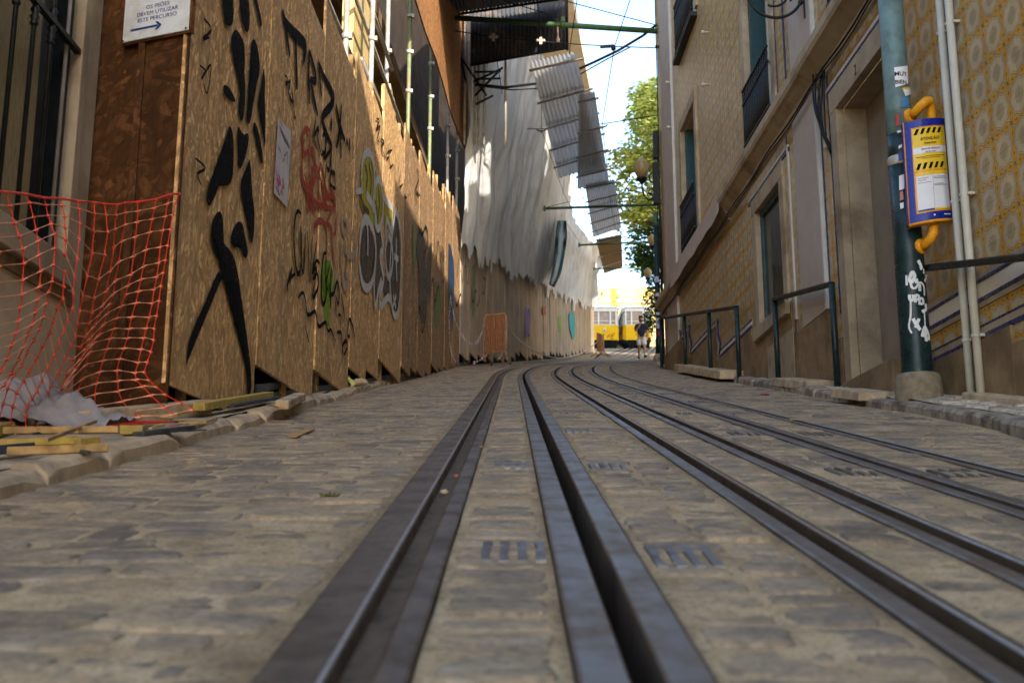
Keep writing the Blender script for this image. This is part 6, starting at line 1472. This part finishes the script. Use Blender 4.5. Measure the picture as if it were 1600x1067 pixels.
tree('drooping green boughs hanging low over the trams', (9.6, 63, G(63)), (8.4, 62.5, c.z+1.5), ((c.x+.7, 62, c.z+.5), (1.7, 1.6, 2.2)), 44, 100, .26, M['leafdark'] if 0 else leafmat('mid_leaf', [(0, (.03,.08,.015)), (1, (.13,.20,.03))]), 9, (.7,.7,.5), 'drooping_tree')
rnd = random.Random(2); mb = MB()
for k in range(22):
    f = k/25; c = aty(1018+6*rnd.uniform(-1,1), 405+130*f, 60); leaves(mb, c, (.42,.4,.45), 60, .17, rnd, 1.0)
solo('ivy_column', mb, M['leafdark'], 'dark column of ivy hanging down left of the tall lamp pole', 'ivy', recalc=False)
# ================================================================== WALKING MAN
def skin_fig(name, pts, edges, rad, m, parent, sub=2):
    me = bpy.data.meshes.new(name); org = Vector(parent['_o']); me.from_pydata([tuple(Vector(p)-org) for p in pts], edges, []); o = bpy.data.objects.new(name, me); S.collection.objects.link(o); o.parent = parent; o['_o'] = tuple(org)
    s_ = o.modifiers.new('Skin', 'SKIN'); s_.use_smooth_shade = True
    lay = me.skin_vertices[0].data if me.skin_vertices else None
    if lay is None:
        bm = bmesh.new(); bm.from_mesh(me); bm.verts.layers.skin.verify(); bm.to_mesh(me); bm.free(); lay = me.skin_vertices[0].data
    for i, r in enumerate(rad): lay[i].radius = (r, r) if not isinstance(r, tuple) else r; lay[i].use_root = (i == 0)
    b = o.modifiers.new('Subdivision', 'SUBSURF'); b.levels = b.render_levels = sub; me.materials.append(m); return o
mp = aty(1003, 560, 46); B0 = Vector((mp.x, 46, mp.z)); K = 1.76/1.76
t = thing('person', 'man in dark shirt and white shorts walking down the street, one hand raised', 'person', B0)
q = lambda x, y, z: B0+Vector((x, y, z))
skinm = plain('skin', (.36,.20,.13), .6, 0, .1, 8, 0)
V = []; Ed = []; Rd = []
def jv(p, r, par=None):
    V.append(p); Rd.append(r)
    if par is not None: Ed.append((par, len(V)-1))
    return len(V)-1
pel = jv(q(0,0,.94), (.15,.11)); ch = jv(q(.0,-.01,1.15), (.145,.105), pel); sh = jv(q(0,0,1.38), (.16,.10), ch); nk = jv(q(0,-.01,1.50), .055, sh); h0 = jv(q(0,-.03,1.57), .07, nk); h1 = jv(q(0,-.035,1.66), (.082,.10), h0); h2 = jv(q(0,-.03,1.735), .06, h1)
def leg(s_, ky, kz, ay, az, ty, tz):
    hp_ = jv(q(.09*s_,0,.88), .095, pel); k = jv(q(.10*s_,ky,kz), .062, hp_); cf = jv(q(.10*s_,(ky*.6+ay*.4),(kz*.6+az*.4)), .058, k); an = jv(q(.10*s_,ay,az), .038, cf); jv(q(.11*s_,ty,tz), .036, an)
leg(1, -.16, .50, -.20, .09, -.38, .04); leg(-1, -.02, .50, .22, .14, .12, .04)
def hand(s_, w, d, side):
    pm = jv(w+d*.05, (.034,.02), jv.last)
    for k in range(4): b = jv(w+d*.10+side*(.03-.02*k), .0095, pm); e = jv(w+d*(.15+.012*(k in (1,2)))+side*(.033-.022*k)+Vector((0,-.012,0)), .0085, b); jv(w+d*(.175+.015*(k in (1,2)))+side*(.033-.022*k)+Vector((0,-.03,0)), .0075, e)
    th = jv(w+d*.05+side*.05+Vector((0,-.02,0)), .011, pm); jv(w+d*.085+side*.06+Vector((0,-.035,0)), .009, th)
s1 = jv(q(.19,0,1.40), .062, sh); e1 = jv(q(.25,.04,1.14), .046, s1); w1 = jv(q(.27,-.07,.90), .031, e1); jv.last = w1; hand(1, q(.27,-.07,.90), Vector((0,-.15,-1)).normalized(), Vector((-.2,-1,0)).normalized())
s2 = jv(q(-.19,0,1.40), .062, sh); e2 = jv(q(-.26,-.05,1.14), .046, s2); w2 = jv(q(-.12,-.22,1.30), .031, e2); jv.last = w2; hand(-1, q(-.12,-.22,1.30), Vector((.45,-.1,.9)).normalized(), Vector((0,-.4,.9)).normalized())
skin_fig('body', V, Ed, Rd, skinm, t)
navy = plain('dark_navy_shirt', (.012,.016,.03), .85, 0, .3, 6, .1); shortm = plain('white_shorts', (.62,.60,.60), .85, 0, .06, 6, .1)
sv = [q(0,0,.84), q(0,-.01,1.12), q(0,0,1.38), q(0,-.005,1.455), q(.19,0,1.405), q(.235,.03,1.20), q(-.19,0,1.405), q(-.245,-.035,1.20)]
skin_fig('shirt', sv, [(0,1),(1,2),(2,3),(2,4),(4,5),(2,6),(6,7)], [(.185,.145),(.172,.132),(.178,.12),(.085,.08),.082,.078,.082,.078], navy, t)
skin_fig('shorts', [q(0,0,.93), q(.095,-.02,.82), q(.105,-.14,.52), q(-.095,0,.82), q(-.105,-.02,.52)], [(0,1),(1,2),(0,3),(3,4)], [(.165,.125),.118,.105,.118,.105], shortm, t)
skin_fig('hair', [q(0,-.0,1.70), q(0,.03,1.755), q(0,.07,1.66)], [(0,1),(0,2)], [.088,.068,.06], M['graf_black'], t)
skin_fig('beard', [q(-.045,-.09,1.585), q(0,-.115,1.572), q(.045,-.09,1.585)], [(0,1),(1,2)], [.028,.034,.028], M['graf_black'], t)
for s_, ay, az, ty, tz in ((1,-.19,.06,-.42,.035), (-1,.23,.10,.10,.035)): skin_fig('shoe', [q(.105*s_,ay+.03,az), q(.11*s_,(ay+ty)/2,(az+tz)/2-.005), q(.115*s_,ty,tz)], [(0,1),(1,2)], [.05,.052,.042], M['graf_black'], t)
mb = MB()
for s_ in (-1, 1): mb.lathe(q(.034*s_,-.128,1.655), [(.001,-.012),(.014,-.006),(.016,0),(.012,.008),(.001,.012)], 8)
mb.build('eyes', M['graf_black'], t)
skin_fig('nose', [q(0,-.125,1.655), q(0,-.15,1.625)], [(0,1)], [.014,.02], skinm, t, 1)
for s_ in (-1, 1): skin_fig('ear', [q(.088*s_,-.02,1.655), q(.094*s_,-.01,1.63)], [(0,1)], [(.012,.022),(.010,.018)], skinm, t, 1)
mb = MB(); mb.bar(q(-.025,-.142,1.59), q(.025,-.142,1.59), .012, .010); mb.build('mouth', M['graf_red'], t)
c = q(.33,-.02,.78); mb = MB(); mb.hexa([c+Vector((-.07,-.15,-.1)), c+Vector((.05,-.15,-.1)), c+Vector((.05,.15,-.1)), c+Vector((-.07,.15,-.1))], [c+Vector((-.04,-.12,.1)), c+Vector((.04,-.12,.1)), c+Vector((.04,.12,.1)), c+Vector((-.04,.12,.1))])
solo('shoulder_bag', mb, plain('brown_leather', (.05,.03,.02), .6), 'small dark bag carried at the walking man\'s side', 'bag', bevel=.03)
# loose bits on the setts
lump(gp(1238, 657, .0), .022, M['woodyellow'], 'yellow dry leaf lying on the setts between the right hand rails', 'leaf litter', 'dry_leaf', (1.6,.8,.25), 7)
lump(gp(1195, 617, .0), .035, plain('red_wrapper', (.35,.03,.04), .5), 'small red wrapper in the gutter of the right kerb', 'wrapper', 'wrapper', (1.6,.8,.2), 8)
random.seed(21); mb = MB(); mb.smooth = True               # grit scattered over the road surface
for k in range(420):
    y = 1.4+random.random()**1.6*9; x = random.uniform(-1.5, 2.4); r = random.uniform(.0015, .005); z = G(y)+.004
    if any(a-.01 < x < b+.01 for a, b in tr): continue
    mb.add([(x-r,y-r,z), (x+r,y-r*.8,z), (x+r*.8,y+r,z), (x-r,y+r,z), (x,y,z+r*1.3)], [(0,1,4), (1,2,4), (2,3,4), (3,0,4)])
struct('road_grit', mb, M['kerb'], kind='stuff', recalc=False)
# hide helper keys
for o in S.objects:
    if '_o' in o: del o['_o']
